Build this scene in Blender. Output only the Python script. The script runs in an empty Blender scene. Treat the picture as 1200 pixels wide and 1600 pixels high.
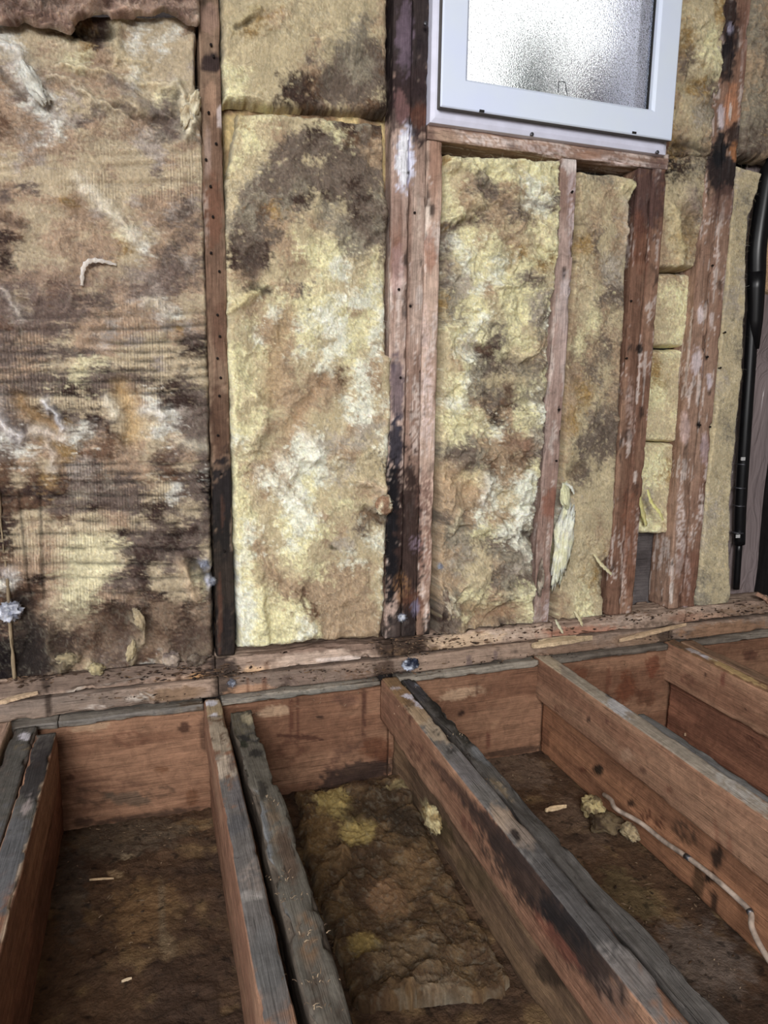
import bpy, math, random
import numpy as np
from mathutils import Vector, Matrix

# ---------------------------------------------------------------- camera
F_PX = 1103.3                                   # focal length in px of the 1200 x 1600 frame
YAW, PITCH, ROLL = math.radians(18.54), math.radians(10.14), math.radians(0.785)
CAM = np.array([0.0, -1.6, 0.715])
fw = np.array([math.sin(YAW)*math.cos(PITCH), math.cos(YAW)*math.cos(PITCH), -math.sin(PITCH)])
_r = np.array([math.cos(YAW), -math.sin(YAW), 0.0]); _u = np.cross(_r, fw)
rt = _r*math.cos(ROLL) + _u*math.sin(ROLL); up = -_r*math.sin(ROLL) + _u*math.cos(ROLL)
cd = bpy.data.cameras.new('camera'); cam = bpy.data.objects.new('camera', cd)
bpy.context.scene.collection.objects.link(cam)
cam.matrix_world = Matrix(((rt[0], up[0], -fw[0], CAM[0]), (rt[1], up[1], -fw[1], CAM[1]), (rt[2], up[2], -fw[2], CAM[2]), (0, 0, 0, 1)))
cd.sensor_fit = 'VERTICAL'; cd.sensor_height = 36.0; cd.lens = 36.0*F_PX/1600.0; cd.clip_start = 0.02
S = bpy.context.scene; S.camera = cam
# ---------------------------------------------------------------- light
S.view_settings.view_transform = 'Standard'; S.view_settings.look = 'None'
S.view_settings.gamma = 1.0; S.view_settings.use_curve_mapping = False
S.view_settings.exposure = 0.05
wd = bpy.data.worlds.new('sky'); S.world = wd; wd.use_nodes = True
bg = wd.node_tree.nodes['Background']; bg.inputs[0].default_value = (0.98, 0.985, 1.0, 1); bg.inputs[1].default_value = 1.75
def area(name, loc, target, size, energy, color):
    l = bpy.data.lights.new(name, 'AREA'); l.shape = 'RECTANGLE'; l.size, l.size_y = size; l.energy = energy; l.color = color
    o = bpy.data.objects.new(name, l); S.collection.objects.link(o); o.location = loc
    o.rotation_euler = (Vector(target)-Vector(loc)).to_track_quat('-Z', 'Y').to_euler(); return o
area('daylight_opening', (-0.7, -3.6, 1.8), (0.7, 0, 0.75), (1.1, 1.1), 125, (1.0, 0.98, 0.96))

# ---------------------------------------------------------------- helpers
def W(px, py, Y=0.0):
    d = fw + rt*(px-600)/F_PX - up*(py-800)/F_PX; return CAM + d*((Y-CAM[1])/d[1])
def G(px, py, Z=0.0):
    d = fw + rt*(px-600)/F_PX - up*(py-800)/F_PX; return CAM + d*((Z-CAM[2])/d[2])
def to_px(P):
    v = P-CAM; d = v@fw; return 600+F_PX*(v@rt)/d, 800-F_PX*(v@up)/d
DESAT, GAIN = 0.17, 0.86                        # all colours below are picked by eye; tones them down together
def lin(c):
    c = np.asarray(c, float)/255.0
    v = np.where(c <= 0.04045, c/12.92, ((c+0.055)/1.055)**2.4); l = v.mean()
    return (v*(1-DESAT)+l*DESAT)*GAIN
def sstep(x, a, b):
    t = np.clip((x-a)/(b-a), 0, 1); return t*t*(3-2*t)
def _h(ix, iy, iz, s):
    n = (ix.astype(np.uint32)*np.uint32(374761393) + iy.astype(np.uint32)*np.uint32(668265263) + iz.astype(np.uint32)*np.uint32(2246822519) + np.uint32((s*3266489917) & 0xffffffff))
    n = (n ^ (n >> np.uint32(13)))*np.uint32(1274126177); n ^= n >> np.uint32(16)
    n = n*np.uint32(2654435761); n ^= n >> np.uint32(15)
    return n.astype(np.float64)/4294967295.0
def vnoise(P, s=0):                              # value noise, 0..1, P is (N,3)
    i = np.floor(P).astype(np.int64); f = P-i; f = f*f*f*(f*(f*6-15)+10)
    r = 0
    for dx in (0, 1):
        for dy in (0, 1):
            for dz in (0, 1):
                w = (f[:, 0] if dx else 1-f[:, 0])*(f[:, 1] if dy else 1-f[:, 1])*(f[:, 2] if dz else 1-f[:, 2])
                r = r + w*_h(i[:, 0]+dx, i[:, 1]+dy, i[:, 2]+dz, s)
    return r
def fbm(P, scale, oct=4, s=0, gain=0.5):         # about -1..1
    P = np.asarray(P)*scale; a = 1; r = 0; t = 0
    for k in range(oct):
        r = r + a*(vnoise(P, s+k*17)*2-1); t += a; a *= gain; P = P*2.03+7.31
    return r/t*1.5
def ridge(P, scale, oct=4, s=0):
    P = np.asarray(P)*scale; a = 1; r = 0; t = 0
    for k in range(oct):
        r = r + a*(1-np.abs(vnoise(P, s+k*13)*2-1))**2; t += a; a *= 0.5; P = P*2.1+3.7
    return r/t
def poly_dist(x, y, pts):
    best = np.full(x.shape, 1e9)
    for (ax, ay), (bx, by) in zip(pts[:-1], pts[1:]):
        dx, dy = bx-ax, by-ay; L = dx*dx+dy*dy+1e-9
        t = np.clip(((x-ax)*dx+(y-ay)*dy)/L, 0, 1)
        best = np.minimum(best, np.hypot(x-ax-t*dx, y-ay-t*dy))
    return best
def link(name, me, m, parent=None):
    o = bpy.data.objects.new(name, me); S.collection.objects.link(o)
    if m: me.materials.append(m)
    if parent: o.parent = parent
    return o
def tag(o, label=None, cat=None, group=None, kind=None):
    if label: o['label'] = label
    if cat: o['category'] = cat
    if group: o['group'] = group
    if kind: o['kind'] = kind
    return o
def mesh(name, V, Fq, col=None, smooth=True):
    me = bpy.data.meshes.new(name)
    V = np.asarray(V, np.float32)
    if isinstance(Fq, np.ndarray):
        k = Fq.shape[1]
        me.vertices.add(len(V)); me.vertices.foreach_set('co', V.ravel())
        me.loops.add(Fq.size); me.loops.foreach_set('vertex_index', Fq.ravel().astype(np.int32))
        me.polygons.add(len(Fq)); me.polygons.foreach_set('loop_start', np.arange(0, Fq.size, k, dtype=np.int32))
        me.polygons.foreach_set('loop_total', np.full(len(Fq), k, np.int32)); me.update(calc_edges=True)
    else:
        me.from_pydata(V.tolist(), [], Fq)
    me.polygons.foreach_set('use_smooth', np.full(len(me.polygons), smooth)); 
    if col is not None:
        a = me.color_attributes.new('Col', 'FLOAT_COLOR', 'POINT')
        c = np.ones((len(V), 4), np.float32); c[:, :3] = np.clip(col, 0, 1); a.data.foreach_set('color', c.ravel())
    me.update(); return me
def origin(o, p):                                # move the object's origin without moving the shape
    p = Vector([float(v) for v in p]); o.data.transform(Matrix.Translation(-p)); o.location = p; return o

# ---------------------------------------------------------------- materials
def newmat(name):
    m = bpy.data.materials.new(name); m.use_nodes = True; nt = m.node_tree
    return m, nt, nt.nodes['Principled BSDF'], nt.nodes.new, nt.links.new
def m_attr(name, scale, lo, hi, bump, bscale, rough=0.9, spec=0.2, speck=0.0, detail=6, dist=0.003, grime=0.0):
    m, nt, b, N, L = newmat(name)
    at = N('ShaderNodeAttribute'); at.attribute_name = 'Col'
    ge = N('ShaderNodeNewGeometry')
    mp = N('ShaderNodeMapping'); mp.inputs['Scale'].default_value = scale; L(ge.outputs['Position'], mp.inputs['Vector'])
    n1 = N('ShaderNodeTexNoise'); n1.inputs['Scale'].default_value = 1; n1.inputs['Detail'].default_value = detail; n1.inputs['Distortion'].default_value = 0.4
    n1.inputs['Roughness'].default_value = 0.65
    L(mp.outputs[0], n1.inputs['Vector'])
    r = N('ShaderNodeMapRange'); r.inputs[1].default_value = 0.28; r.inputs[2].default_value = 0.72; r.inputs[3].default_value = lo; r.inputs[4].default_value = hi
    L(n1.outputs['Fac'], r.inputs[0])
    mx = N('ShaderNodeVectorMath'); mx.operation = 'SCALE'; L(at.outputs['Color'], mx.inputs[0]); L(r.outputs[0], mx.inputs['Scale'])
    out = mx.outputs[0]
    if speck:
        n2 = N('ShaderNodeTexNoise'); n2.inputs['Scale'].default_value = 170; n2.inputs['Detail'].default_value = 2; L(ge.outputs['Position'], n2.inputs['Vector'])
        r2 = N('ShaderNodeMapRange'); r2.inputs[1].default_value = 0.70; r2.inputs[2].default_value = 0.76; r2.inputs[3].default_value = 1; r2.inputs[4].default_value = 1-speck
        L(n2.outputs['Fac'], r2.inputs[0])
        m2 = N('ShaderNodeVectorMath'); m2.operation = 'SCALE'; L(out, m2.inputs[0]); L(r2.outputs[0], m2.inputs['Scale']); out = m2.outputs[0]
    if grime:                                    # handling dirt and thin dark checks along the grain
        n4 = N('ShaderNodeTexNoise'); n4.inputs['Scale'].default_value = 34; n4.inputs['Detail'].default_value = 7; n4.inputs['Roughness'].default_value = 0.75; n4.inputs['Distortion'].default_value = 0.8; L(ge.outputs['Position'], n4.inputs['Vector'])
        r4 = N('ShaderNodeMapRange'); r4.inputs[1].default_value = 0.36; r4.inputs[2].default_value = 0.62; r4.inputs[3].default_value = 1-grime; r4.inputs[4].default_value = 1.1; L(n4.outputs['Fac'], r4.inputs[0])
        m4 = N('ShaderNodeVectorMath'); m4.operation = 'SCALE'; L(out, m4.inputs[0]); L(r4.outputs[0], m4.inputs['Scale'])
        mp5 = N('ShaderNodeMapping'); mp5.inputs['Scale'].default_value = tuple(v*(1.6 if v > 100 else 0.5) for v in scale); L(ge.outputs['Position'], mp5.inputs['Vector'])
        n5 = N('ShaderNodeTexNoise'); n5.inputs['Scale'].default_value = 1; n5.inputs['Detail'].default_value = 2; L(mp5.outputs[0], n5.inputs['Vector'])
        r5 = N('ShaderNodeMapRange'); r5.inputs[1].default_value = 0.30; r5.inputs[2].default_value = 0.38; r5.inputs[3].default_value = 0.45; r5.inputs[4].default_value = 1.0; L(n5.outputs['Fac'], r5.inputs[0])
        m5 = N('ShaderNodeVectorMath'); m5.operation = 'SCALE'; L(m4.outputs[0], m5.inputs[0]); L(r5.outputs[0], m5.inputs['Scale']); out = m5.outputs[0]
    L(out, b.inputs['Base Color'])
    mp2 = N('ShaderNodeMapping'); mp2.inputs['Scale'].default_value = bscale; L(ge.outputs['Position'], mp2.inputs['Vector'])
    n3 = N('ShaderNodeTexNoise'); n3.inputs['Scale'].default_value = 1; n3.inputs['Detail'].default_value = 5; n3.inputs['Roughness'].default_value = 0.6; L(mp2.outputs[0], n3.inputs['Vector'])
    bp = N('ShaderNodeBump'); bp.inputs['Strength'].default_value = bump; bp.inputs['Distance'].default_value = dist; L(n3.outputs['Fac'], bp.inputs['Height']); L(bp.outputs[0], b.inputs['Normal'])
    b.inputs['Roughness'].default_value = rough; b.inputs['Specular IOR Level'].default_value = spec
    return m
M_ins = m_attr('glass_wool', (210, 210, 120), 0.78, 1.18, 0.8, (240, 240, 150), 1.0, 0.05, 0.35)
M_wz = m_attr('lumber_grain_vertical', (330, 330, 14), 0.70, 1.22, 0.9, (420, 420, 22), 0.85, 0.2, 0.4, dist=0.002, grime=0.30)
M_wx = m_attr('lumber_grain_along_wall', (14, 330, 330), 0.70, 1.22, 0.9, (22, 420, 420), 0.85, 0.2, 0.4, dist=0.002, grime=0.30)
M_wy = m_attr('lumber_grain_across_room', (330, 14, 330), 0.70, 1.22, 0.9, (420, 22, 420), 0.85, 0.2, 0.4, dist=0.002, grime=0.30)
M_soil = m_attr('crawl_space_soil', (90, 90, 90), 0.65, 1.3, 1.0, (160, 160, 160), 0.8, 0.25, 0.3, dist=0.005, grime=0.25)
b_ = M_ins.node_tree.nodes['Principled BSDF']; b_.inputs['Subsurface Weight'].default_value = 0.65; b_.inputs['Subsurface Radius'].default_value = (1.0, 0.85, 0.6); b_.inputs['Subsurface Scale'].default_value = 0.010
def plain(name, rgb, rough=0.5, spec=0.5, metal=0, bump=0, bscale=100, vary=0.0):
    m, nt, b, N, L = newmat(name)
    b.inputs['Roughness'].default_value = rough; b.inputs['Specular IOR Level'].default_value = spec; b.inputs['Metallic'].default_value = metal
    n = N('ShaderNodeTexNoise'); n.inputs['Scale'].default_value = bscale; n.inputs['Detail'].default_value = 4
    ge = N('ShaderNodeNewGeometry'); L(ge.outputs['Position'], n.inputs['Vector'])
    r = N('ShaderNodeValToRGB'); c = lin(rgb)
    r.color_ramp.elements[0].color = (*(c*(1-vary)), 1); r.color_ramp.elements[1].color = (*np.clip(c*(1+vary), 0, 1), 1)
    r.color_ramp.elements[0].position = 0.35; r.color_ramp.elements[1].position = 0.65
    L(n.outputs['Fac'], r.inputs[0]); L(r.outputs[0], b.inputs['Base Color'])
    if bump:
        bp = N('ShaderNodeBump'); bp.inputs['Strength'].default_value = bump; bp.inputs['Distance'].default_value = 0.002; L(n.outputs['Fac'], bp.inputs['Height']); L(bp.outputs[0], b.inputs['Normal'])
    return m
M_upvc = plain('white_plastic', (240, 254, 288), 0.35, 0.45, vary=0.02, bscale=6)
M_upvc_old = plain('aged_white_plastic', (236, 238, 262), 0.45, 0.4, vary=0.05, bscale=30)
M_groove_shade = plain('groove_shade_plastic', (104, 100, 94), 0.7, 0.3, vary=0.15, bscale=40)  # dark colour stands in for the shade under and around the sash
M_gasket = plain('black_rubber', (25, 24, 26), 0.6)
M_screw = plain('dull_screw_steel', (105, 105, 112), 0.45, 0.5, 0.8)
M_nail = plain('rusted_black_nail', (34, 26, 24), 0.8, 0.2)
M_pipe = plain('black_plastic_pipe', (17, 17, 20), 0.35, 0.4, vary=0.25, bscale=20, bump=0.1)
M_white = plain('pale_band', (200, 200, 200), 0.5)
M_red = plain('red_tag', (150, 30, 40), 0.5)
M_cable = plain('white_cable_sheath', (176, 156, 140), 0.6, 0.3, vary=0.45, bscale=45)
M_pot1 = plain('green_grey_outdoor_pot', (76, 98, 90), 0.8); M_pot2 = plain('dark_outdoor_pot', (92, 80, 90), 0.8)
M_blocker = plain('grey_blocker_board', (120, 110, 100), 0.9, 0.2, vary=0.1)  # shared by the unseen slabs that block sky light
M_splinter = plain('fresh_split_wood', (205, 172, 128), 0.8, 0.2, vary=0.15, bscale=120, bump=0.3)
def m_poly():
    m, nt, b, N, L = newmat('vapour_sheet')
    b.inputs['Base Color'].default_value = (*lin((146, 130, 130)), 1); b.inputs['Roughness'].default_value = 0.22; b.inputs['Specular IOR Level'].default_value = 0.6
    n = N('ShaderNodeTexNoise'); n.inputs['Scale'].default_value = 6; n.inputs['Detail'].default_value = 2; n.inputs['Distortion'].default_value = 1.0
    bp = N('ShaderNodeBump'); bp.inputs['Strength'].default_value = 0.5; bp.inputs['Distance'].default_value = 0.02; L(n.outputs['Fac'], bp.inputs['Height']); L(bp.outputs[0], b.inputs['Normal'])
    return m
M_poly = m_poly()
def m_glass():
    m, nt, b, N, L = newmat('obscure_glass')
    b.inputs['Base Color'].default_value = (0.97, 0.98, 0.97, 1); b.inputs['Transmission Weight'].default_value = 1.0; b.inputs['Roughness'].default_value = 0.15; b.inputs['IOR'].default_value = 1.35
    n = N('ShaderNodeTexNoise'); n.inputs['Scale'].default_value = 380; n.inputs['Detail'].default_value = 1
    ge = N('ShaderNodeNewGeometry'); L(ge.outputs['Position'], n.inputs['Vector'])
    bp = N('ShaderNodeBump'); bp.inputs['Strength'].default_value = 1.0; bp.inputs['Distance'].default_value = 0.003; L(n.outputs['Fac'], bp.inputs['Height']); L(bp.outputs[0], b.inputs['Normal'])
    return m
M_glass = m_glass()

# ---------------------------------------------------------------- builders
def solid(name, x, y, z, m, parent=None, bev=0.001):      # small bevelled solid
    import bmesh
    bm = bmesh.new(); bmesh.ops.create_cube(bm, size=1)
    for v in bm.verts:
        v.co = Vector(((x[0]+x[1])/2+v.co.x*(x[1]-x[0]), (y[0]+y[1])/2+v.co.y*(y[1]-y[0]), (z[0]+z[1])/2+v.co.z*(z[1]-z[0])))
    if bev: bmesh.ops.bevel(bm, geom=bm.edges[:], offset=bev, segments=2, affect='EDGES', profile=0.6)
    me = bpy.data.meshes.new(name); bm.to_mesh(me); bm.free()
    return link(name, me, m, parent)
def tube(pts, rad, n=10, closed_ends=True):
    pts = [np.array(p, float) for p in pts]; V = []; Fs = []
    rads = rad if hasattr(rad, '__len__') else [rad]*len(pts)
    a0 = None
    for i, p in enumerate(pts):
        d = pts[min(i+1, len(pts)-1)]-pts[max(i-1, 0)]; d = d/np.linalg.norm(d)
        a = np.cross(d, [0.13, 0.31, 0.94]) if a0 is None else a0-d*(a0@d)
        a = a/np.linalg.norm(a); a0 = a; b = np.cross(d, a)
        for k in range(n):
            t = 2*math.pi*k/n; V.append(p+rads[i]*(a*math.cos(t)+b*math.sin(t)))
    for i in range(len(pts)-1):
        for k in range(n): Fs.append((i*n+k, i*n+(k+1) % n, (i+1)*n+(k+1) % n, (i+1)*n+k))
    if closed_ends: Fs.append(tuple(range(n-1, -1, -1))); Fs.append(tuple(range((len(pts)-1)*n, len(pts)*n)))
    return np.array(V), Fs
def smooth_path(pts, k=6):
    pts = [np.array(p, float) for p in pts]; out = []
    for i in range(len(pts)-1):
        p0, p1, p2, p3 = pts[max(i-1, 0)], pts[i], pts[i+1], pts[min(i+2, len(pts)-1)]
        for j in range(k):
            t = j/k; out.append(0.5*((2*p1)+(-p0+p2)*t+(2*p0-5*p1+4*p2-p3)*t*t+(-p0+3*p1-3*p2+p3)*t**3))
    out.append(pts[-1]); return out

PINK = (158, 126, 104); GREY = (112, 108, 106); BLK = (24, 21, 24); WH = (212, 196, 190); TAN = (176, 140, 104)
def apply_blobs(col, px, py, P, blobs, g, seed):
    wn = fbm(P, 70, 3, seed+5); wn2 = fbm(P, 220, 2, seed+9)
    for bl in blobs:
        x, y, rx, ry, ang, c, st = bl[:7]; kind = bl[7] if len(bl) > 7 else ''
        ca, sa = math.cos(math.radians(ang)), math.sin(math.radians(ang))
        u = ((px-x)*ca+(py-y)*sa)/rx; v = (-(px-x)*sa+(py-y)*ca)/ry
        d = np.sqrt(u*u+v*v)+wn*0.28+wn2*0.18
        if kind == 'ring': w = np.exp(-((d-0.8)/0.2)**2)
        else: w = 1-sstep(d, 0.7, 1.1)
        if kind == 'streak': w = w*sstep(wn2+wn*0.5, -0.5, 0.3)
        w = (w*st)[:, None]; col = col*(1-w)+(lin(c)/g)*w
    return col
def lumber(name, x, y, z, axis, base, parent=None, base2=None, rot=0.0012, chip=0.003, low=0.0, plaster=0.0, dark=0.0,
           blobs=(), g=0.8, seed=1, dens=0.005, long=0.008, mat=None, sides=None, cut=None):
    """one sawn board: rings of points along its length, worn edges, stains kept in its own colour layer"""
    A = {'x': (1, 2, 0), 'y': (0, 2, 1), 'z': (0, 1, 2)}[axis]; ext = (x, y, z)
    (a0, a1), (b0, b1), (l0, l1) = ext[A[0]], ext[A[1]], ext[A[2]]
    wa, wb = a1-a0, b1-b0; e = 0.0016
    def edge(L): n = max(2, int(L/dens)); return np.concatenate(([e*0.35], np.linspace(e*1.5, L-e*1.5, n)))
    ring = []; sid = []; cor = []
    for t in edge(wa): ring.append((a0+t, b0)); sid.append(0); cor.append(min(t, wa-t))
    for t in edge(wb): ring.append((a1, b0+t)); sid.append(1); cor.append(min(t, wb-t))
    for t in edge(wa): ring.append((a1-t, b1)); sid.append(2); cor.append(min(t, wa-t))
    for t in edge(wb): ring.append((a0, b1-t)); sid.append(3); cor.append(min(t, wb-t))
    ring = np.array(ring); sid = np.array(sid); cor = np.array(cor); k = len(ring)
    n = max(3, int((l1-l0)/long)); ts = np.linspace(l0, l1, n+1)
    P = np.zeros(((n+1)*k, 3)); P[:, A[0]] = np.tile(ring[:, 0], n+1); P[:, A[1]] = np.tile(ring[:, 1], n+1); P[:, A[2]] = np.repeat(ts, k)
    sidn = np.tile(sid, n+1); corn = np.tile(cor, n+1)
    P0 = P.copy()
    st = np.ones(3)*1.0; st[A[2]] = 0.12
    ga = fbm(P*st, 120, 3, seed); gb = fbm(P*st, 60, 3, seed+31)
    ctr = np.array([(a0+a1)/2, (b0+b1)/2]); da = P[:, A[0]]-ctr[0]; db = P[:, A[1]]-ctr[1]
    nrm = np.zeros_like(P)
    for s, (ax, sg) in enumerate(((A[1], -1), (A[0], 1), (A[1], 1), (A[0], -1))): nrm[sidn == s, ax] = sg
    st2 = np.ones(3); st2[A[2]] = 0.45
    ch = sstep(fbm(P*st2, 55, 3, seed+77), 0.05, 0.8)*np.exp(-corn/0.006)*chip + (corn < 0.001)*0.0009
    P += nrm*(ga*rot+gb*rot)[:, None]
    inw = np.stack([np.sign(da), np.sign(db)], 1)
    P[:, A[0]] -= inw[:, 0]*ch; P[:, A[1]] -= inw[:, 1]*ch*0.8
    if low:
        Q = np.zeros_like(P); Q[:, A[2]] = P[:, A[2]]
        P[:, A[0]] += fbm(Q, 6, 3, seed+3)*low; P[:, A[1]] += fbm(Q, 5, 2, seed+4)*low*0.5
        P += nrm*(np.minimum(0, fbm(P0*st2, 22, 3, seed+8))*low*1.2)[:, None]
    if cut is not None: P = cut(P, P0)
    # colour
    c1 = lin(base)/g; c2 = lin(base2 if base2 else base)/g
    m_ = sstep(fbm(P0*st, 26, 4, seed+50), -0.4, 0.4)[:, None]
    col = c1*(1-m_)+c2*m_
    st3 = np.ones(3); st3[A[2]] = 0.06
    gr = fbm(P0*st3, 240, 2, seed+51); col = col*(1+0.13*gr)[:, None]
    if plaster:
        st4 = np.ones(3); st4[A[2]] = 0.13
        w = sstep(fbm(P0*st4, 110, 4, seed+52)*0.8+0.4*fbm(P0, 14, 2, seed+58)+0.3*fbm(P0, 300, 2, seed+53), 0.60-plaster, 0.80-plaster)[:, None]*0.8; col = col*(1-w)+(lin((206, 188, 178))/g)*w
    if dark:
        w = sstep(fbm(P0*st2, 38, 4, seed+54), 0.6-dark, 1.1-dark)[:, None]*0.85; col = col*(1-w)+(lin((46, 36, 34))/g)*w
    px, py = to_px(P0)
    if blobs:
        for key in set(b[0] for b in blobs):
            msk = np.ones(len(P), bool) if key == '*' else sidn == {'x': {'bottom': 0, 'top': 2, 'back': 1, 'front': 3}, 'y': {'bottom': 0, 'right': 1, 'top': 2, 'left': 3}, 'z': {'front': 0, 'right': 1, 'back': 2, 'left': 3}}[axis][key]
            if axis == 'x' and key in ('front', 'back', 'top', 'bottom'): msk = sidn == {'bottom': 0, 'back': 1, 'top': 2, 'front': 3}[key]
            col[msk] = apply_blobs(col[msk], px[msk], py[msk], P0[msk], [b[1:] for b in blobs if b[0] == key], g, seed)
    i = np.arange(n)[:, None]*k; j = np.arange(k)[None, :]; j2 = (j+1) % k
    Fq = np.stack([i+j, i+j2, i+k+j2, i+k+j], -1).reshape(-1, 4)
    if axis == 'y': Fq = Fq[:, ::-1]
    # end caps: fans around a centre point
    ce = [P[:k].mean(0), P[-k:].mean(0)]; V = np.vstack([P, ce]); cc = np.vstack([col, col[:k].mean(0), col[-k:].mean(0)])
    c0 = len(P); jj = np.arange(k); jn = (jj+1) % k
    t1 = np.stack([np.full(k, c0), jn, jj], 1); t2 = np.stack([np.full(k, c0+1), n*k+jj, n*k+jn], 1)
    if axis == 'y': t1 = t1[:, ::-1]; t2 = t2[:, ::-1]
    faces = Fq.tolist()+t1.tolist()+t2.tolist()
    me = mesh(name, V, faces, cc)
    me.polygons.foreach_set('use_smooth', np.concatenate([np.ones(len(Fq), bool), np.zeros(2*k, bool)]))
    o = link(name, me, mat or {'x': M_wx, 'y': M_wy, 'z': M_wz}[axis], parent)
    return origin(o, ((x[0]+x[1])/2, (y[0]+y[1])/2, z[0]))

PAL = {'Y': (220, 212, 164), 'W': (224, 224, 204), 'C': (196, 180, 142), 'T': (172, 147, 116), 'O': (160, 130, 76), 'P': (116, 101, 88),
       'G': (176, 164, 146), 'B': (112, 86, 64), 'D': (70, 54, 46), 'K': (34, 29, 29), 'S': (146, 136, 116), 'L': (205, 205, 220)}
def ascii_map(rows, x0, cell_x, y0, cell_y, an=1.0, tint=(1, 1, 1)):
    w = max(len(r) for r in rows); A = np.array([[lin(PAL[c]) for c in (r+r[-1]*w)[:w]] for r in rows])*np.array(tint)
    def f(px, py, P, seed):
        P = P*np.array([1/an, 1, an])
        px = px+fbm(P, 28, 4, seed+1)*13+fbm(P, 130, 3, seed+3)*7; py = py+fbm(P, 28, 4, seed+2)*9+fbm(P, 130, 3, seed+4)*6
        u = np.clip((px-x0)/cell_x-0.5, 0, w-1.001); v = np.clip((py-y0)/cell_y-0.5, 0, len(rows)-1.001)
        def samp(u, v):
            u = np.clip(u, 0, w-1.001); v = np.clip(v, 0, len(rows)-1.001)
            i = u.astype(int); j = v.astype(int); fu = sstep(u-i, 0.15, 0.85)[:, None]; fv = sstep(v-j, 0.15, 0.85)[:, None]
            return (A[j, i]*(1-fu)+A[j, i+1]*fu)*(1-fv)+(A[j+1, i]*(1-fu)+A[j+1, i+1]*fu)*fv
        c = samp(u, v)
        for k, (fr, am, wt) in enumerate(((110, 1.6, 0.75), (260, 1.1, 0.6))):
            c2 = samp(u+fbm(P, fr*0.6, 2, seed+70+k)*am, v+fbm(P, fr*0.6, 2, seed+75+k)*am)
            m = (sstep(fbm(P*np.array([0.7, 1, 1.3]), fr, 3, seed+80+k), 0.02, 0.35)*wt)[:, None]; c = c*(1-m)+c2*m
        return c
    return f
def interp_pts(pts, t):                          # pts as (py, px): px at a given py
    a = np.array(sorted(pts)); return np.interp(t, a[:, 0], a[:, 1])
def fibres(parent, P, N, C, count, seed, length=0.02, spread=0.6):
    rng = np.random.default_rng(seed); idx = rng.integers(0, len(P), count); n = 5
    V = np.zeros((count, n, 2, 3)); base = P[idx]; nn = N[idx]; L = rng.uniform(0.3, 1.0, count)*length
    d = rng.normal(size=(count, 3)); d -= nn*(np.sum(d*nn, 1)[:, None]); d /= np.linalg.norm(d, axis=1)[:, None]
    lift = rng.uniform(0.1, spread, count)[:, None]; b2 = np.cross(nn, d); curl = rng.normal(size=(count, 1))*0.7
    wdt = rng.uniform(0.00012, 0.0003, count)[:, None]
    for k in range(n):
        t = k/(n-1); p = base+(d*t+nn*lift*np.sin(t*2.6)+b2*curl*t*t)*L[:, None]-nn*0.001
        V[:, k, 0] = p+b2*wdt*(1-0.7*t); V[:, k, 1] = p-b2*wdt*(1-0.7*t)
    o = np.arange(count)[:, None]*n*2; k = np.arange(n-1)[None, :]*2
    Fq = np.stack([o+k, o+k+1, o+k+3, o+k+2], -1).reshape(-1, 4)
    col = np.repeat(np.clip(C[idx]*1.05+0.03, 0, 0.9), n*2, 0)
    ob = link('loose_fibres', mesh('loose_fibres', V.reshape(-1, 3), Fq, col), M_ins, parent); ob['kind'] = 'stuff'
    ob.matrix_parent_inverse = Matrix.Translation(-parent.location); return ob
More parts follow.
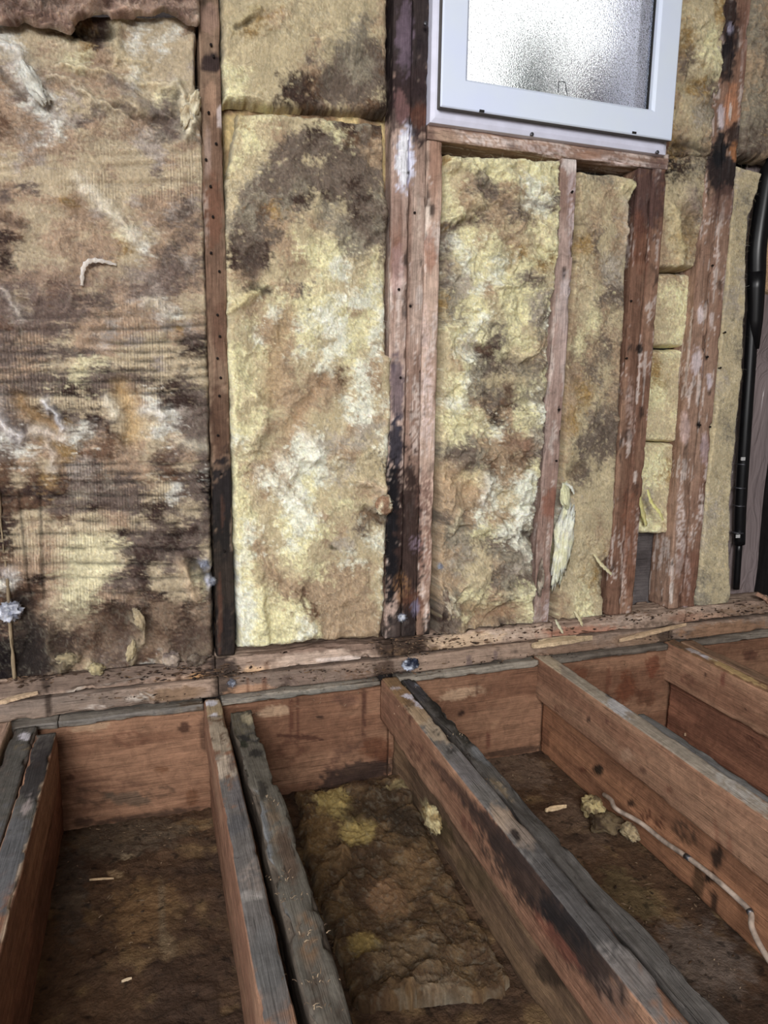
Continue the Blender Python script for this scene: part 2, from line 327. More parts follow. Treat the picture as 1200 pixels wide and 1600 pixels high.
def batt(name, left, right, top, bot, cmap, y0=-0.005, back=0.085, step=0.0026, amp=0.012, big=0.008, fine=0.003, edge=0.02, rag=0.005,
         strokes=(), blobs=(), g=0.8, seed=1, ribs=None, nf=2500, flen=0.02, floor=False, lump=14, label=None, cat='insulation', group=None, fib_spread=0.6, tone=1.0):
    """a glass wool batt: ragged slab with a relief front; outlines are measured on its own plane"""
    un = (lambda px, py: G(px, py, y0)) if floor else (lambda px, py: W(px, py, y0))
    tl = np.mean([p[1] for p in top]); bl = np.mean([p[1] for p in bot])
    aL = un(interp_pts(left, tl), tl); aB = un(interp_pts(left, bl), bl); aR = un(interp_pts(right, (tl+bl)/2), (tl+bl)/2); aM = un(interp_pts(left, (tl+bl)/2), (tl+bl)/2)
    ny = max(8, int(np.linalg.norm(aL-aB)/step)); nx = max(6, int(np.linalg.norm(aR-aM)/step))
    v, u = np.meshgrid(np.linspace(0, 1, ny+1), np.linspace(0, 1, nx+1), indexing='ij')
    # in px space of the plane, then unprojected onto it once
    tp = np.array(sorted(top)); bp_ = np.array(sorted(bot))
    pym = tl+(bl-tl)*v; xl = interp_pts(left, pym); xr = interp_pts(right, pym); pxm = xl+(xr-xl)*u
    ty = np.interp(pxm, tp[:, 0], tp[:, 1]); by = np.interp(pxm, bp_[:, 0], bp_[:, 1])
    pym = ty+(by-ty)*v; xl = interp_pts(left, pym); xr = interp_pts(right, pym); pxm = xl+(xr-xl)*u
    pxf, pyf = pxm.ravel(), pym.ravel()
    d = fw[None]+rt[None]*((pxf-600)/F_PX)[:, None]-up[None]*((pyf-800)/F_PX)[:, None]
    ax = 2 if floor else 1
    Bp = CAM+d*((y0-CAM[ax])/d[:, ax])[:, None]
    nrm = np.array([0, 0, 1.0]) if floor else np.array([0, -1.0, 0])
    # ragged outline
    uu, vv = u.ravel(), v.ravel(); Wd = nx*step; Hd = ny*step
    du = np.minimum(uu, 1-uu)*Wd; dv = np.minimum(vv, 1-vv)*Hd; dist = np.minimum(du, dv)
    wl = np.exp(-dist/0.02)
    ro = fbm(Bp, 45, 4, seed+11)*rag; ro2 = fbm(Bp, 45, 4, seed+12)*rag
    inx = np.where(uu < 0.5, 1, -1)*(du < dv+0.02); inz = np.where(vv < 0.5, -1, 1)*(dv < du+0.02)
    X = Bp.copy(); X[:, 0] += ro*wl; X[:, 1 if floor else 2] += ro2*wl
    # relief
    wv = np.stack([fbm(Bp, 12, 3, seed+21), fbm(Bp, 12, 3, seed+22), fbm(Bp, 12, 3, seed+23)], 1)*0.035
    Q = Bp+wv
    col = cmap(pxf, pyf, Bp, seed)
    lum0 = col.mean(1); fl = 1-0.85*np.exp(-((lum0-0.345)/0.075)**2)*sstep(fbm(Bp, 9, 2, seed+30), -0.7, 0.0)    # matted areas are smooth, torn ones fluffy
    wv3 = np.stack([fbm(Bp, 24, 3, seed+26), fbm(Bp, 24, 3, seed+27), fbm(Bp, 24, 3, seed+28)], 1)*0.05
    hair = fbm((Bp+wv3)*np.array([1.0, 1, 0.28]), 330, 3, seed+29)
    h = fbm(Q, lump*0.5, 3, seed+31)*big - (ridge(Q, lump, 2, seed+32)-0.45)*amp*1.0*(0.45+0.55*fl) + (ridge(Q, lump*0.8, 3, seed+35)-0.45)*amp*0.9*fl + (ridge(Q+wv3*0.4, 34, 4, seed+33)-0.45)*fine*2.2*fl + hair*fine*0.45*fl
    if ribs is not None:
        hr, cr = ribs(pxf, pyf, Bp); h = h+hr; col = col*cr[:, None]
    for s in strokes:
        pts, wpx, hh = s[:3]; dd = poly_dist(pxf+fbm(Bp, 60, 3, seed+41)*5, pyf+fbm(Bp, 60, 3, seed+42)*5, pts)
        w = np.exp(-(dd/wpx)**2); h = h+w*hh
        if len(s) > 3: ww = (w*s[4])[:, None]; col = col*(1-ww)+lin(s[3])*ww
    if blobs: col = apply_blobs(col, pxf, pyf, Bp, blobs, 1.0, seed)
    e = np.clip(dist/edge, 0, 1); e = np.sqrt(1-(1-e)**2)
    hb = (y0-back) if floor else (back-y0)
    depth = -abs(hb)*(1-e)+h*e
    X = X+nrm*depth[:, None]
    if not floor: X[:, 2] = np.maximum(X[:, 2], 0.091)
    mot = 1+0.12*fbm(Bp, 40, 4, seed+61)+0.16*fbm(Bp, 230, 3, seed+62)
    pale = np.clip(sstep(ridge(Bp+wv3*0.6, 60, 3, seed+63), 0.58, 0.9)*0.24*fl+0.35*np.exp(-dist/0.004)*sstep(ro2/rag, -0.3, 0.5), 0, 1)[:, None]
    mot = mot*(1+0.20*hair*fl)*(1+0.25*(ridge(Q+wv3*0.4, 34, 4, seed+33)-0.45)*fl)
    col = col*mot[:, None]; lum = col.mean(1)[:, None]; col = col*(1-pale)+np.array(lin((238, 232, 205)))*pale*np.clip(lum*2.4, 0.35, 1)
    col = col*tone/g
    i = np.arange(ny)[:, None]*(nx+1); j = np.arange(nx)[None, :]
    Fq = np.stack([i+j, i+nx+1+j, i+nx+2+j, i+1+j], -1).reshape(-1, 4)
    o = link(name, mesh(name, X, Fq, col), M_ins)
    c = Bp.mean(0); c[2] = Bp[:, 2].min(); origin(o, c)
    tag(o, label, cat, group)
    ok = dist > 0.012
    gx = X.reshape(ny+1, nx+1, 3); dN = np.cross(np.gradient(gx, axis=1), np.gradient(gx, axis=0)).reshape(-1, 3); dN /= np.linalg.norm(dN, axis=1)[:, None]+1e-12
    if dN[:, ax].mean()*nrm[ax] < 0: dN = -dN
    if nf: fibres(o, X[ok], dN[ok], col[ok], nf, seed, flen, fib_spread)
    return o
def tuft(name, p, size, base, label=None, cat='insulation tuft', seed=1, spikes=0.35, base2=None, parent=None, group=None, nf=250, g=0.8, mat=None, rotz=0, tilt=0):
    """a torn wad: noise-shaped closed lump with pulled fibres"""
    nu, nv = 40, 24
    th, ph = np.meshgrid(np.linspace(0, 2*math.pi, nu, endpoint=False), np.linspace(0.02, math.pi-0.02, nv), indexing='xy')
    D = np.stack([np.cos(th)*np.sin(ph), np.sin(th)*np.sin(ph), np.cos(ph)], -1).reshape(-1, 3)
    r = 1+0.35*fbm(D+seed*3.1, 1.6, 3, seed)+spikes*(ridge(D+seed, 2.6, 4, seed+2)-0.4)
    L = D*r[:, None]*np.array(size)[None]
    c, s = math.cos(tilt), math.sin(tilt); L = L@np.array([[c, 0, s], [0, 1, 0], [-s, 0, c]]).T
    P = L+np.array(p)
    m_ = sstep(fbm(P, 60, 3, seed+4), -0.4, 0.4)[:, None]
    col = (lin(base)*(1-m_)+lin(base2 or base)*m_)/g*(1+0.2*fbm(P, 200, 2, seed+5))[:, None]
    i = np.arange(nv-1)[:, None]*nu; j = np.arange(nu)[None, :]; j2 = (j+1) % nu
    Fq = np.stack([i+j, i+nu+j, i+nu+j2, i+j2], -1).reshape(-1, 4).tolist()
    Fq.append(list(range(nu))); Fq.append(list(range(nu*nv-1, nu*(nv-1)-1, -1)))
    o = link(name, mesh(name, P, Fq, col), mat or M_ins, parent); lo = np.array(p, float).copy(); lo[2] = P[:, 2].min(); origin(o, lo)
    tag(o, label, cat if not parent else None, group)
    if nf: fibres(o, P, D, col, int(nf*.8), seed, 0.010, 0.8)
    return o
def strip(name, pts, w, base, label=None, cat=None, seed=1, th=0.0015, parent=None, g=0.8, mat=None, twist=0.0):
    """a torn curling ribbon with thickness, tapering at both ends"""
    path = smooth_path(pts, 6); n = len(path); V = []; 
    for i, p in enumerate(path):
        t = i/(n-1); d = path[min(i+1, n-1)]-path[max(i-1, 0)]; d /= np.linalg.norm(d)
        s = np.cross(d, [0, -1, 0.2]); s /= np.linalg.norm(s)+1e-9; a = twist*t*3; q = np.cross(d, s); s2 = s*math.cos(a)+q*math.sin(a); q2 = np.cross(d, s2)
        ww = w*(math.sin(math.pi*(0.12+0.8*t))**0.6)*(1+0.3*math.sin(i*2.1+seed))
        for (a_, b_) in ((-1, -1), (0, -1.6), (1, -1), (1, 1), (0, 1.6), (-1, 1)): V.append(p+s2*a_*ww/2+q2*b_*th/2)
    Fs = [(i*6+k, i*6+(k+1) % 6, (i+1)*6+(k+1) % 6, (i+1)*6+k) for i in range(n-1) for k in range(6)]+[tuple(range(5, -1, -1)), tuple(range((n-1)*6, n*6))]
    V = np.array(V); col = np.tile(lin(base)/g, (len(V), 1))*(1+0.2*fbm(V, 150, 2, seed))[:, None]
    o = link(name, mesh(name, V, Fs, col), mat or M_ins, parent); origin(o, pts[0]) if not parent else None
    return tag(o, label, cat)

# ================================================================ setting
def struct(o): o['kind'] = 'structure'; return o
# soil under the joists
o = solid('ceiling_blocker', (-1.3, 2.7), (-3.2, 0.0), (2.06, 2.10), M_blocker, None, 0); struct(o)  # unseen slab added to keep sky light off the joist tops
o = solid('wall_right_blocker', (2.70, 2.74), (-3.2, 0.1), (-0.3, 2.10), M_blocker, None, 0); struct(o)  # unseen wall added to block sky light from the right
o = solid('wall_front_blocker', (0.5, 2.70), (-3.24, -3.2), (-0.3, 2.10), M_blocker, None, 0); struct(o)  # unseen half wall added so light enters mostly from the left
def build_floor():
    xs = np.concatenate([np.linspace(-7, -1.4, 6), np.linspace(-1.3, -0.35, 20, endpoint=False), np.linspace(-0.35, 1.95, 380), np.linspace(1.97, 2.7, 16)])
    ys = np.concatenate([np.linspace(0.12, -1.15, 230), np.linspace(-1.2, -2.6, 30), np.linspace(-3, -8, 6)])  # far outer cells of the grid added to cut sky light from below
    Y, X = np.meshgrid(ys, xs, indexing='ij'); P = np.stack([X.ravel(), Y.ravel(), np.full(X.size, -0.272)], 1)
    px, py = to_px(P)
    col = np.tile(lin((92, 66, 44)), (len(P), 1))
    m_ = sstep(fbm(P, 9, 4, 5), -0.3, 0.5)[:, None]; col = col*(1-m_)+lin((72, 52, 38))*m_
    m_ = sstep(fbm(P, 22, 4, 8), 0.2, 0.8)[:, None]; col = col*(1-m_)+lin((126, 98, 62))*m_
    B = [(190, 1310, 120, 30, -8, (100, 84, 66), .8), (230, 1430, 60, 60, 0, (134, 100, 58), .6), (110, 1400, 30, 80, 0, (78, 68, 60), .7), (300, 1500, 70, 90, 0, (66, 46, 32), .6),
         (200, 1340, 12, 5, 0, (150, 130, 100), .9), (180, 1367, 14, 6, 20, (170, 140, 100), .8), (300, 1300, 14, 8, 0, (60, 50, 40), .6, 'ring'), (253, 1430, 7, 60, 0, (120, 100, 74), .7), (262, 1480, 14, 18, 0, (128, 106, 76), .7),
         (800, 1200, 70, 30, 20, (122, 100, 82), .8), (900, 1290, 60, 50, 30, (120, 94, 74), .7), (990, 1400, 60, 30, 40, (112, 96, 60), .6), (1090, 1500, 90, 60, 30, (112, 98, 88), .8), (900, 1310, 20, 8, 0, (70, 50, 36), .8),
         (1000, 1450, 30, 14, 30, (66, 50, 38), .7), (1120, 1580, 40, 40, 0, (78, 62, 50), .6), (1110, 1130, 40, 40, 0, (110, 84, 62), .7)]
    col = apply_blobs(col, px, py, P, B, 1.0, 3)
    h = fbm(P, 9, 4, 11)*0.008+(ridge(P, 25, 4, 12)-0.45)*0.008+fbm(P, 110, 2, 14)*0.0018
    h *= np.where((X.ravel() > 0.62), 0.55, 1.0)
    P[:, 2] += h
    nx = len(xs); i = np.arange(len(ys)-1)[:, None]*nx; j = np.arange(nx-1)[None, :]
    Fq = np.stack([i+j, i+nx+j, i+nx+1+j, i+1+j], -1).reshape(-1, 4)
    struct(link('floor', mesh('floor', P, Fq, col/0.84), M_soil))
build_floor()
# sheathing with the window opening left free
wall = bpy.data.objects.new('wall_back', None); S.collection.objects.link(wall); struct(wall)
def sheath(x, z, s): 
    o = lumber('sheathing_panel', x, (0.09, 0.108), z, 'x', (120, 112, 112), wall, (92, 84, 84), g=1.0, dens=0.05, long=0.05, seed=s); return o
sheath((-1.3, -0.112), (-0.3, 2.05), 1); sheath((-0.110, 0.62), (-0.3, 2.05), 2); sheath((0.622, 1.268), (-0.3, 1.27), 3); sheath((1.27, 2.7), (-0.3, 2.05), 4)

# ---------------------------------------------------------------- floor framing
rim_st = [('front', 160, 1225, 60, 8, 0, (104, 70, 56), .5, 'ring'), ('front', 205, 1155, 26, 12, 0, (110, 66, 46), .6, 'ring'), ('front', 145, 1245, 28, 14, 0, (92, 66, 50), .8, 'ring'), ('front', 200, 1248, 40, 12, 5, (104, 86, 70), .8),
          ('front', 250, 1236, 22, 8, 0, (96, 72, 56), .7, 'ring'), ('front', 288, 1137, 10, 10, 0, (60, 34, 24), .8), ('front', 110, 1215, 10, 6, 0, (80, 50, 34), .8), ('front', 253, 1202, 10, 6, 0, (120, 76, 46), .7), ('front', 300, 1245, 9, 14, 0, (110, 66, 36), .6),
          ('front', 130, 1285, 20, 8, 0, (60, 44, 36), .7), ('front', 230, 1275, 90, 6, -8, (46, 38, 32), .7), ('front', 320, 1150, 10, 30, 0, (70, 46, 36), .6), ('front', 140, 1135, 40, 7, -8, (196, 160, 124), .7),
          ('front', 455, 1120, 4, 35, 0, (96, 52, 36), .7), ('front', 465, 1122, 3, 38, 0, (96, 52, 36), .7), ('front', 568, 1110, 4, 45, 0, (84, 50, 38), .8), ('front', 470, 1152, 40, 4, 5, (80, 46, 34), .8), ('front', 455, 1172, 20, 16, 0, (100, 60, 44), .6, 'ring'),
          ('front', 560, 1190, 50, 30, -20, (104, 70, 56), .7, 'ring'), ('front', 560, 1212, 70, 22, -15, (52, 40, 36), .85), ('front', 590, 1170, 26, 20, 0, (110, 62, 34), .7), ('front', 540, 1095, 20, 10, 0, (96, 64, 54), .5), ('front', 425, 1112, 34, 9, -10, (206, 170, 134), .7),
          ('front', 500, 1121, 6, 2, 0, (40, 26, 24), .9), ('front', 720, 1084, 34, 9, -10, (206, 170, 134), .7), ('front', 722, 1114, 5, 5, 0, (50, 34, 28), .9), ('front', 762, 1155, 4, 16, 0, (110, 60, 46), .7), ('front', 775, 1130, 14, 3, -50, (186, 140, 104), .7), ('front', 800, 1175, 60, 6, -8, (50, 38, 32), .7),
          ('front', 745, 1075, 3, 12, 0, (96, 58, 46), .6), ('front', 978, 1075, 16, 26, 15, (120, 64, 36), .75), ('front', 950, 1065, 4, 30, 5, (116, 66, 44), .6), ('front', 1020, 1040, 12, 18, 0, (120, 60, 34), .7), ('front', 908, 1050, 12, 10, 0, (120, 66, 40), .6), ('front', 1010, 1090, 18, 14, 30, (100, 56, 34), .6), ('front', 1172, 1024, 14, 8, 0, (90, 52, 40), .7)]
prev = -1.2
REDW = (160, 116, 86); REDW2 = (136, 94, 68)
rims = [((-1.2, -0.34), 'tan rim board at the far left end of the floor frame', 3), ((-0.338, 0.118), 'reddish rim board with ring stains at the head of the leftmost floor bay', 4), ((0.12, 0.545), 'reddish rim board with two dark drip lines, behind the yellow wool on the soil', 5),
        ((0.547, 0.99), 'reddish rim board closing the floor bay with the loose stick on its soil', 6), ((0.992, 1.41), 'reddish rim board with brown drips between the two rightmost joists', 7), ((1.412, 2.4), 'rim board at the right edge of the floor, beyond the rightmost joist', 8)]
for (xx, lb, sd) in rims:
    o = lumber('rim_board', xx, (-0.03, 0.008), (-0.29, -0.024), 'x', REDW, None, REDW2, blobs=rim_st, g=0.86, seed=sd, rot=0.0006, chip=0.002, long=0.006)
    tag(o, lb, 'rim board', 'rim boards')
UB = (-0.112, 0.0); LB = (-0.27, -0.114)
def joist(x, lb, seed, base=(168, 124, 94), base2=(146, 102, 76), blobs=(), y1=-0.031, y0=-2.5, z=UB, low=0.0, chip=0.003, g=0.93, dark=0, rot=0.0009, name='floor_joist', cat='joist', long=0.007, **k):
    o = lumber(name, x, (y0, y1), z, 'y', base, None, base2, blobs=blobs, g=g, seed=seed, low=low, chip=chip, dark=dark, rot=rot, dens=0.0045, long=long, **k)
    return tag(o, lb, cat, 'floor joists')
TG = (118, 114, 112)    # weathered grey upper faces
# --- leftmost pair
Bt = [('top', 60, 1250, 90, 200, 15, (94, 90, 84), 1), ('top', 70, 1180, 30, 34, 0, (70, 62, 60), .7), ('top', 50, 1195, 12, 6, 0, (120, 96, 60), .7, 'ring'), ('top', 40, 1150, 10, 6, 0, (220, 214, 224), .9), ('top', 55, 1210, 26, 50, 20, (46, 40, 42), .8), ('top', 20, 1350, 60, 90, 20, (100, 100, 104), .8), ('top', 42, 1262, 6, 18, 15, (176, 160, 156), .8), ('top', 35, 1168, 12, 4, 0, (130, 110, 80), .8, 'ring')]
edgeT = [('top', 92-i*11.5, 1150+i*42, 5, 26, 16, (206, 178, 148), .85) for i in range(8)]
joist((-0.245, -0.205), 'grey-topped floor joist with pale split right edge, at the left of the leftmost soil bay', 21, blobs=Bt+edgeT+[('right', 90, 1300, 12, 90, 5, (120, 84, 66), .6)], chip=0.005, y1=-0.10)
joist((-0.292, -0.247), 'mouldy grey board sistered behind the leftmost joist', 22, base=(110, 98, 90), base2=(90, 82, 78), blobs=Bt, chip=0.006, y1=-0.06)
joist((-0.345, -0.297), 'pale joist end with curved bright edge at the left border of the floor', 23, base=(160, 140, 116), base2=(190, 160, 130), blobs=[('top', 5, 1150, 14, 30, 0, (168, 130, 110), .7)], y1=-0.045, z=(-.11, .012))
joist((-0.258, -0.214), 'lower reddish board under the grey-topped leftmost joist', 24, z=LB, base=(150, 104, 80), base2=(120, 84, 64), y1=-0.032)
# --- joist 1
B1 = [('top', 395, 1400, 60, 260, -13, (112, 106, 103), 1), ('top', 338, 1105, 26, 22, 0, (176, 152, 116), 1), ('top', 345, 1150, 26, 34, 0, (168, 150, 128), 1), ('top', 330, 1098, 12, 5, 0, (224, 220, 232), .9), ('top', 335, 1117, 7, 4, 0, (226, 222, 232), .9),
      ('top', 340, 1123, 14, 5, 0, (96, 66, 40), .8, 'ring'), ('top', 350, 1149, 9, 5, 0, (86, 56, 34), .9, 'ring'), ('top', 332, 1151, 6, 5, 0, (86, 56, 34), .9, 'ring'), ('top', 350, 1131, 7, 4, 0, (96, 66, 40), .9, 'ring'), ('top', 353, 1160, 8, 4, 0, (86, 56, 34), .9, 'ring'),
      ('top', 352, 1200, 20, 18, 0, (200, 180, 158), .95), ('top', 362, 1195, 7, 11, 0, (96, 74, 66), .8), ('top', 378, 1240, 20, 30, 0, (112, 106, 108), .8), ('top', 398, 1370, 26, 34, 0, (150, 134, 124), .7, 'streak'), ('top', 395, 1400, 22, 8, -10, (164, 156, 150), .8), ('top', 372, 1290, 18, 20, 0, (84, 84, 90), .6), ('top', 420, 1500, 30, 60, 0, (98, 98, 98), .6)]
joist((0.095, 0.1335), 'floor joist with tan stained head and grey top, between the two left soil bays', 31, blobs=B1, chip=0.003)
B1b = [('top', 450, 1350, 90, 300, -15, (104, 98, 88), .9), ('top', 370, 1130, 34, 40, 0, (96, 88, 70), .8, 'streak'), ('top', 385, 1150, 10, 6, 0, (30, 28, 28), .9), ('top', 395, 1148, 18, 8, 0, (50, 48, 50), .9, 'ring'), ('top', 402, 1175, 12, 8, 0, (40, 36, 36), .9), ('top', 380, 1160, 12, 8, 0, (44, 48, 34), .9), ('top', 395, 1120, 16, 8, 0, (190, 174, 140), .7), ('top', 408, 1240, 7, 20, 0, (40, 34, 30), .8),
       ('top', 425, 1285, 14, 44, -12, (128, 106, 84), .8, 'streak'), ('top', 410, 1300, 10, 60, -12, (128, 132, 138), .7), ('top', 450, 1340, 14, 50, -12, (92, 70, 54), .8), ('top', 480, 1470, 22, 46, -12, (128, 98, 70), .9, 'streak'), ('top', 440, 1450, 12, 60, -12, (118, 124, 130), .7), ('top', 495, 1540, 22, 50, 0, (90, 74, 62), .8, 'streak')]
joist((0.148, 0.197), 'rotten waste-strewn board beside the tan-headed joist, left of the wool-filled bay', 32, base=(104, 92, 80), base2=(84, 72, 62), blobs=B1b, z=(-0.10, -0.004), low=0.006, chip=0.012, rot=0.002, y1=-0.1)
joist((0.104, 0.143), 'lower board under the tan-headed joist', 33, z=LB, y1=-0.032)
# --- joist 2
B2 = [('top', 800, 1330, 150, 420, -38, (116, 111, 108), 1), ('top', 900, 1420, 60, 160, -38, (88, 84, 83), .95), ('top', 618, 1075, 40, 28, 35, (160, 124, 84), 1, ''), ('top', 640, 1100, 20, 16, 30, (130, 100, 66), .8, 'streak'), ('top', 655, 1118, 24, 16, 35, (188, 158, 122), .95), ('top', 683, 1143, 26, 16, 40, (190, 168, 142), .9), ('top', 640, 1088, 11, 4, 5, (226, 220, 236), .95), ('top', 655, 1100, 10, 4, 30, (226, 220, 236), .95),
      ('top', 617, 1075, 14, 3, 0, (206, 190, 190), .8), ('top', 683, 1144, 5, 4, 0, (60, 52, 46), .9, 'ring'), ('top', 705, 1172, 10, 7, 0, (54, 48, 46), .8, 'streak'), ('top', 790, 1280, 28, 22, 40, (176, 152, 130), .95), ('top', 815, 1300, 30, 20, 40, (150, 132, 118), .9), ('top', 805, 1305, 6, 11, -35, (44, 34, 32), .95), ('top', 735, 1200, 36, 26, 40, (122, 116, 118), .6),
      ('top', 985, 1545, 60, 50, 45, (120, 112, 108), .9), ('top', 960, 1500, 40, 30, 45, (142, 134, 130), .8, 'streak'), ('left', 612, 1110, 30, 14, 60, (146, 98, 76), .5), ('left', 632, 1100, 4, 16, -10, (84, 48, 38), .8, 'streak'), ('left', 640, 1120, 3, 14, 0, (84, 48, 38), .7), ('left', 650, 1175, 12, 14, 0, (96, 58, 44), .7, 'ring'),
      ('left', 850, 1390, 42, 140, -45, (40, 34, 34), .85), ('left', 910, 1480, 36, 110, -40, (34, 30, 32), .9), ('left', 780, 1310, 16, 90, -42, (56, 42, 38), .85), ('left', 720, 1240, 8, 80, -42, (66, 48, 42), .7), ('left', 960, 1560, 30, 50, -40, (120, 96, 84), .6, 'streak'), ('left', 725, 1285, 4, 14, 0, (110, 62, 50), .6), ('left', 735, 1295, 4, 14, 0, (110, 62, 50), .6), ('left', 690, 1220, 3, 3, 0, (60, 40, 30), .8), ('left', 870, 1470, 10, 60, -40, (150, 84, 60), .5)]
joist((0.523, 0.566), 'broad floor joist with charred-black upper left side, running to the lower right corner', 41, blobs=B2, chip=0.003)
B2b = [('top', 830, 1280, 260, 420, -38, (92, 87, 83), .9), ('top', 650, 1075, 30, 20, 40, (76, 72, 76), .95), ('top', 655, 1068, 10, 4, 10, (176, 180, 196), .8), ('top', 690, 1110, 34, 14, 50, (40, 36, 32), .95), ('top', 720, 1145, 30, 14, 50, (50, 46, 38), .95, 'streak'), ('top', 780, 1230, 26, 8, 45, (150, 128, 98), .8, 'streak'), ('top', 748, 1180, 20, 10, 45, (112, 112, 114), .9)]
joist((0.5715, 0.607), 'dark splintered board lying against the right of the charred joist', 42, base=(96, 90, 86), base2=(72, 66, 62), blobs=B2b, z=(-0.10, -0.006), low=0.006, chip=0.010, rot=0.002, y1=-0.04)
joist((0.558, 0.60), 'lower board in the shade under the charred joist, wool stuck to its side', 43, z=LB, base=(150, 118, 86), base2=(118, 92, 70), y1=-0.032, low=0.003, blobs=[('left', 672, 1275, 14, 30, -35, (206, 190, 140), .9), ('left', 645, 1255, 10, 26, -20, (70, 54, 38), .8), ('left', 690, 1300, 16, 30, -30, (92, 74, 46), .8), ('left', 860, 1520, 20, 30, -40, (60, 46, 34), .8), ('left', 740, 1370, 20, 40, -40, (110, 90, 60), .6)])
# --- joist 3
B3 = [('top', 1000, 1130, 300, 60, 36, (172, 162, 146), .85), ('top', 850, 1030, 34, 20, 40, (206, 186, 156), .95), ('top', 925, 1080, 50, 14, 40, (176, 164, 146), .7, 'streak'), ('top', 968, 1106, 26, 14, 35, (206, 202, 204), .95), ('top', 955, 1087, 8, 4, 0, (66, 64, 66), .95), ('top', 985, 1118, 10, 4, 30, (150, 130, 110), .8), ('top', 1150, 1230, 60, 16, 35, (196, 190, 184), .7, 'streak'),
      ('left', 920, 1124, 4, 5, 0, (60, 40, 34), .9), ('left', 874, 1107, 8, 5, 0, (116, 66, 50), .8, 'ring'), ('left', 948, 1127, 3, 4, 0, (100, 60, 50), .8), ('left', 980, 1180, 12, 12, 60, (200, 160, 130), .5), ('left', 1003, 1203, 6, 6, 0, (90, 56, 44), .7), ('left', 1045, 1235, 8, 6, 0, (110, 66, 46), .7), ('left', 1010, 1240, 20, 8, 50, (110, 60, 40), .7, 'streak'), ('left', 1170, 1365, 12, 14, 0, (80, 46, 34), .9, 'streak'), ('left', 1120, 1310, 4, 40, -5, (150, 96, 70), .6), ('left', 1140, 1330, 4, 40, -5, (150, 96, 70), .6), ('left', 1100, 1160, 60, 10, 36, (214, 168, 136), .4)]
joist((0.968, 1.013), 'clean floor joist with fresh reddish side and pale knotty top, free-ended below the splinter', 51, blobs=B3, chip=0.002, y1=-0.005, rot=0.0006)
joist((1.0145, 1.036), 'thin grey board tight behind the clean pale-topped joist', 52, base=(120, 118, 116), base2=(96, 94, 94), y1=-0.38, z=(-0.1, -0.002))
joist((0.990, 1.03), 'lower board with mould holes under the clean joist, beside the white cable', 53, z=LB, base=(186, 128, 88), base2=(154, 104, 72), y1=-0.032, chip=0.004,
      blobs=[('left', 935, 1203, 7, 9, -30, (44, 36, 28), .95), ('left', 910, 1203, 6, 4, 0, (110, 60, 40), .8), ('left', 1010, 1275, 12, 14, 0, (96, 46, 30), .85, 'streak'), ('left', 1030, 1285, 10, 12, 0, (86, 40, 26), .85, 'streak'), ('left', 985, 1255, 8, 6, 0, (60, 40, 30), .9), ('left', 1070, 1300, 30, 20, 50, (56, 44, 34), .7, 'streak'), ('left', 1110, 1370, 12, 10, 0, (40, 30, 26), .95), ('left', 1120, 1340, 10, 20, 0, (46, 34, 28), .9), ('left', 1090, 1385, 10, 40, 0, (90, 66, 44), .8), ('left', 1115, 1410, 6, 20, 0, (44, 32, 26), .85), ('left', 850, 1150, 10, 18, 0, (120, 78, 56), .6)])
# --- joist 4
B4 = [('top', 1120, 1040, 130, 30, 25, (150, 110, 76), .9), ('top', 1060, 1010, 26, 12, 20, (110, 88, 68), .9, 'streak'), ('top', 1086, 1018, 14, 4, 12, (206, 196, 196), .9), ('top', 1104, 1026, 12, 4, 15, (232, 226, 240), .98), ('top', 1119, 1031, 5, 3, 0, (226, 220, 232), .9), ('top', 1150, 1050, 60, 5, 28, (206, 172, 110), .8),
      ('left', 1075, 1062, 12, 8, 0, (110, 66, 52), .75, 'ring'), ('left', 1102, 1055, 3, 3, 0, (60, 36, 30), .9), ('left', 1130, 1062, 4, 16, 10, (116, 60, 46), .7), ('left', 1165, 1108, 3, 3, 0, (60, 36, 30), .9)]
joist((1.388, 1.430), 'rightmost reddish joist with golden splintered top edge and white blots', 61, blobs=B4, chip=0.004, y1=-0.008, g=0.82)
joist((1.4315, 1.475), 'brown stained board behind the rightmost reddish joist', 62, base=(150, 116, 88), base2=(110, 84, 66), y1=-0.03, low=0.003, z=(-0.11, -0.001), g=.82)
joist((1.41, 1.45), 'lower board in the shade under the rightmost joist', 63, z=LB, base=(170, 112, 82), base2=(140, 90, 66), y1=-0.032, blobs=[('left', 1180, 1160, 20, 8, 30, (90, 50, 36), .8, 'streak')])
joist((1.84, 1.88), 'dark joist beyond the right border of the floor', 64, base=(70, 54, 46), z=(-0.27, 0.0))
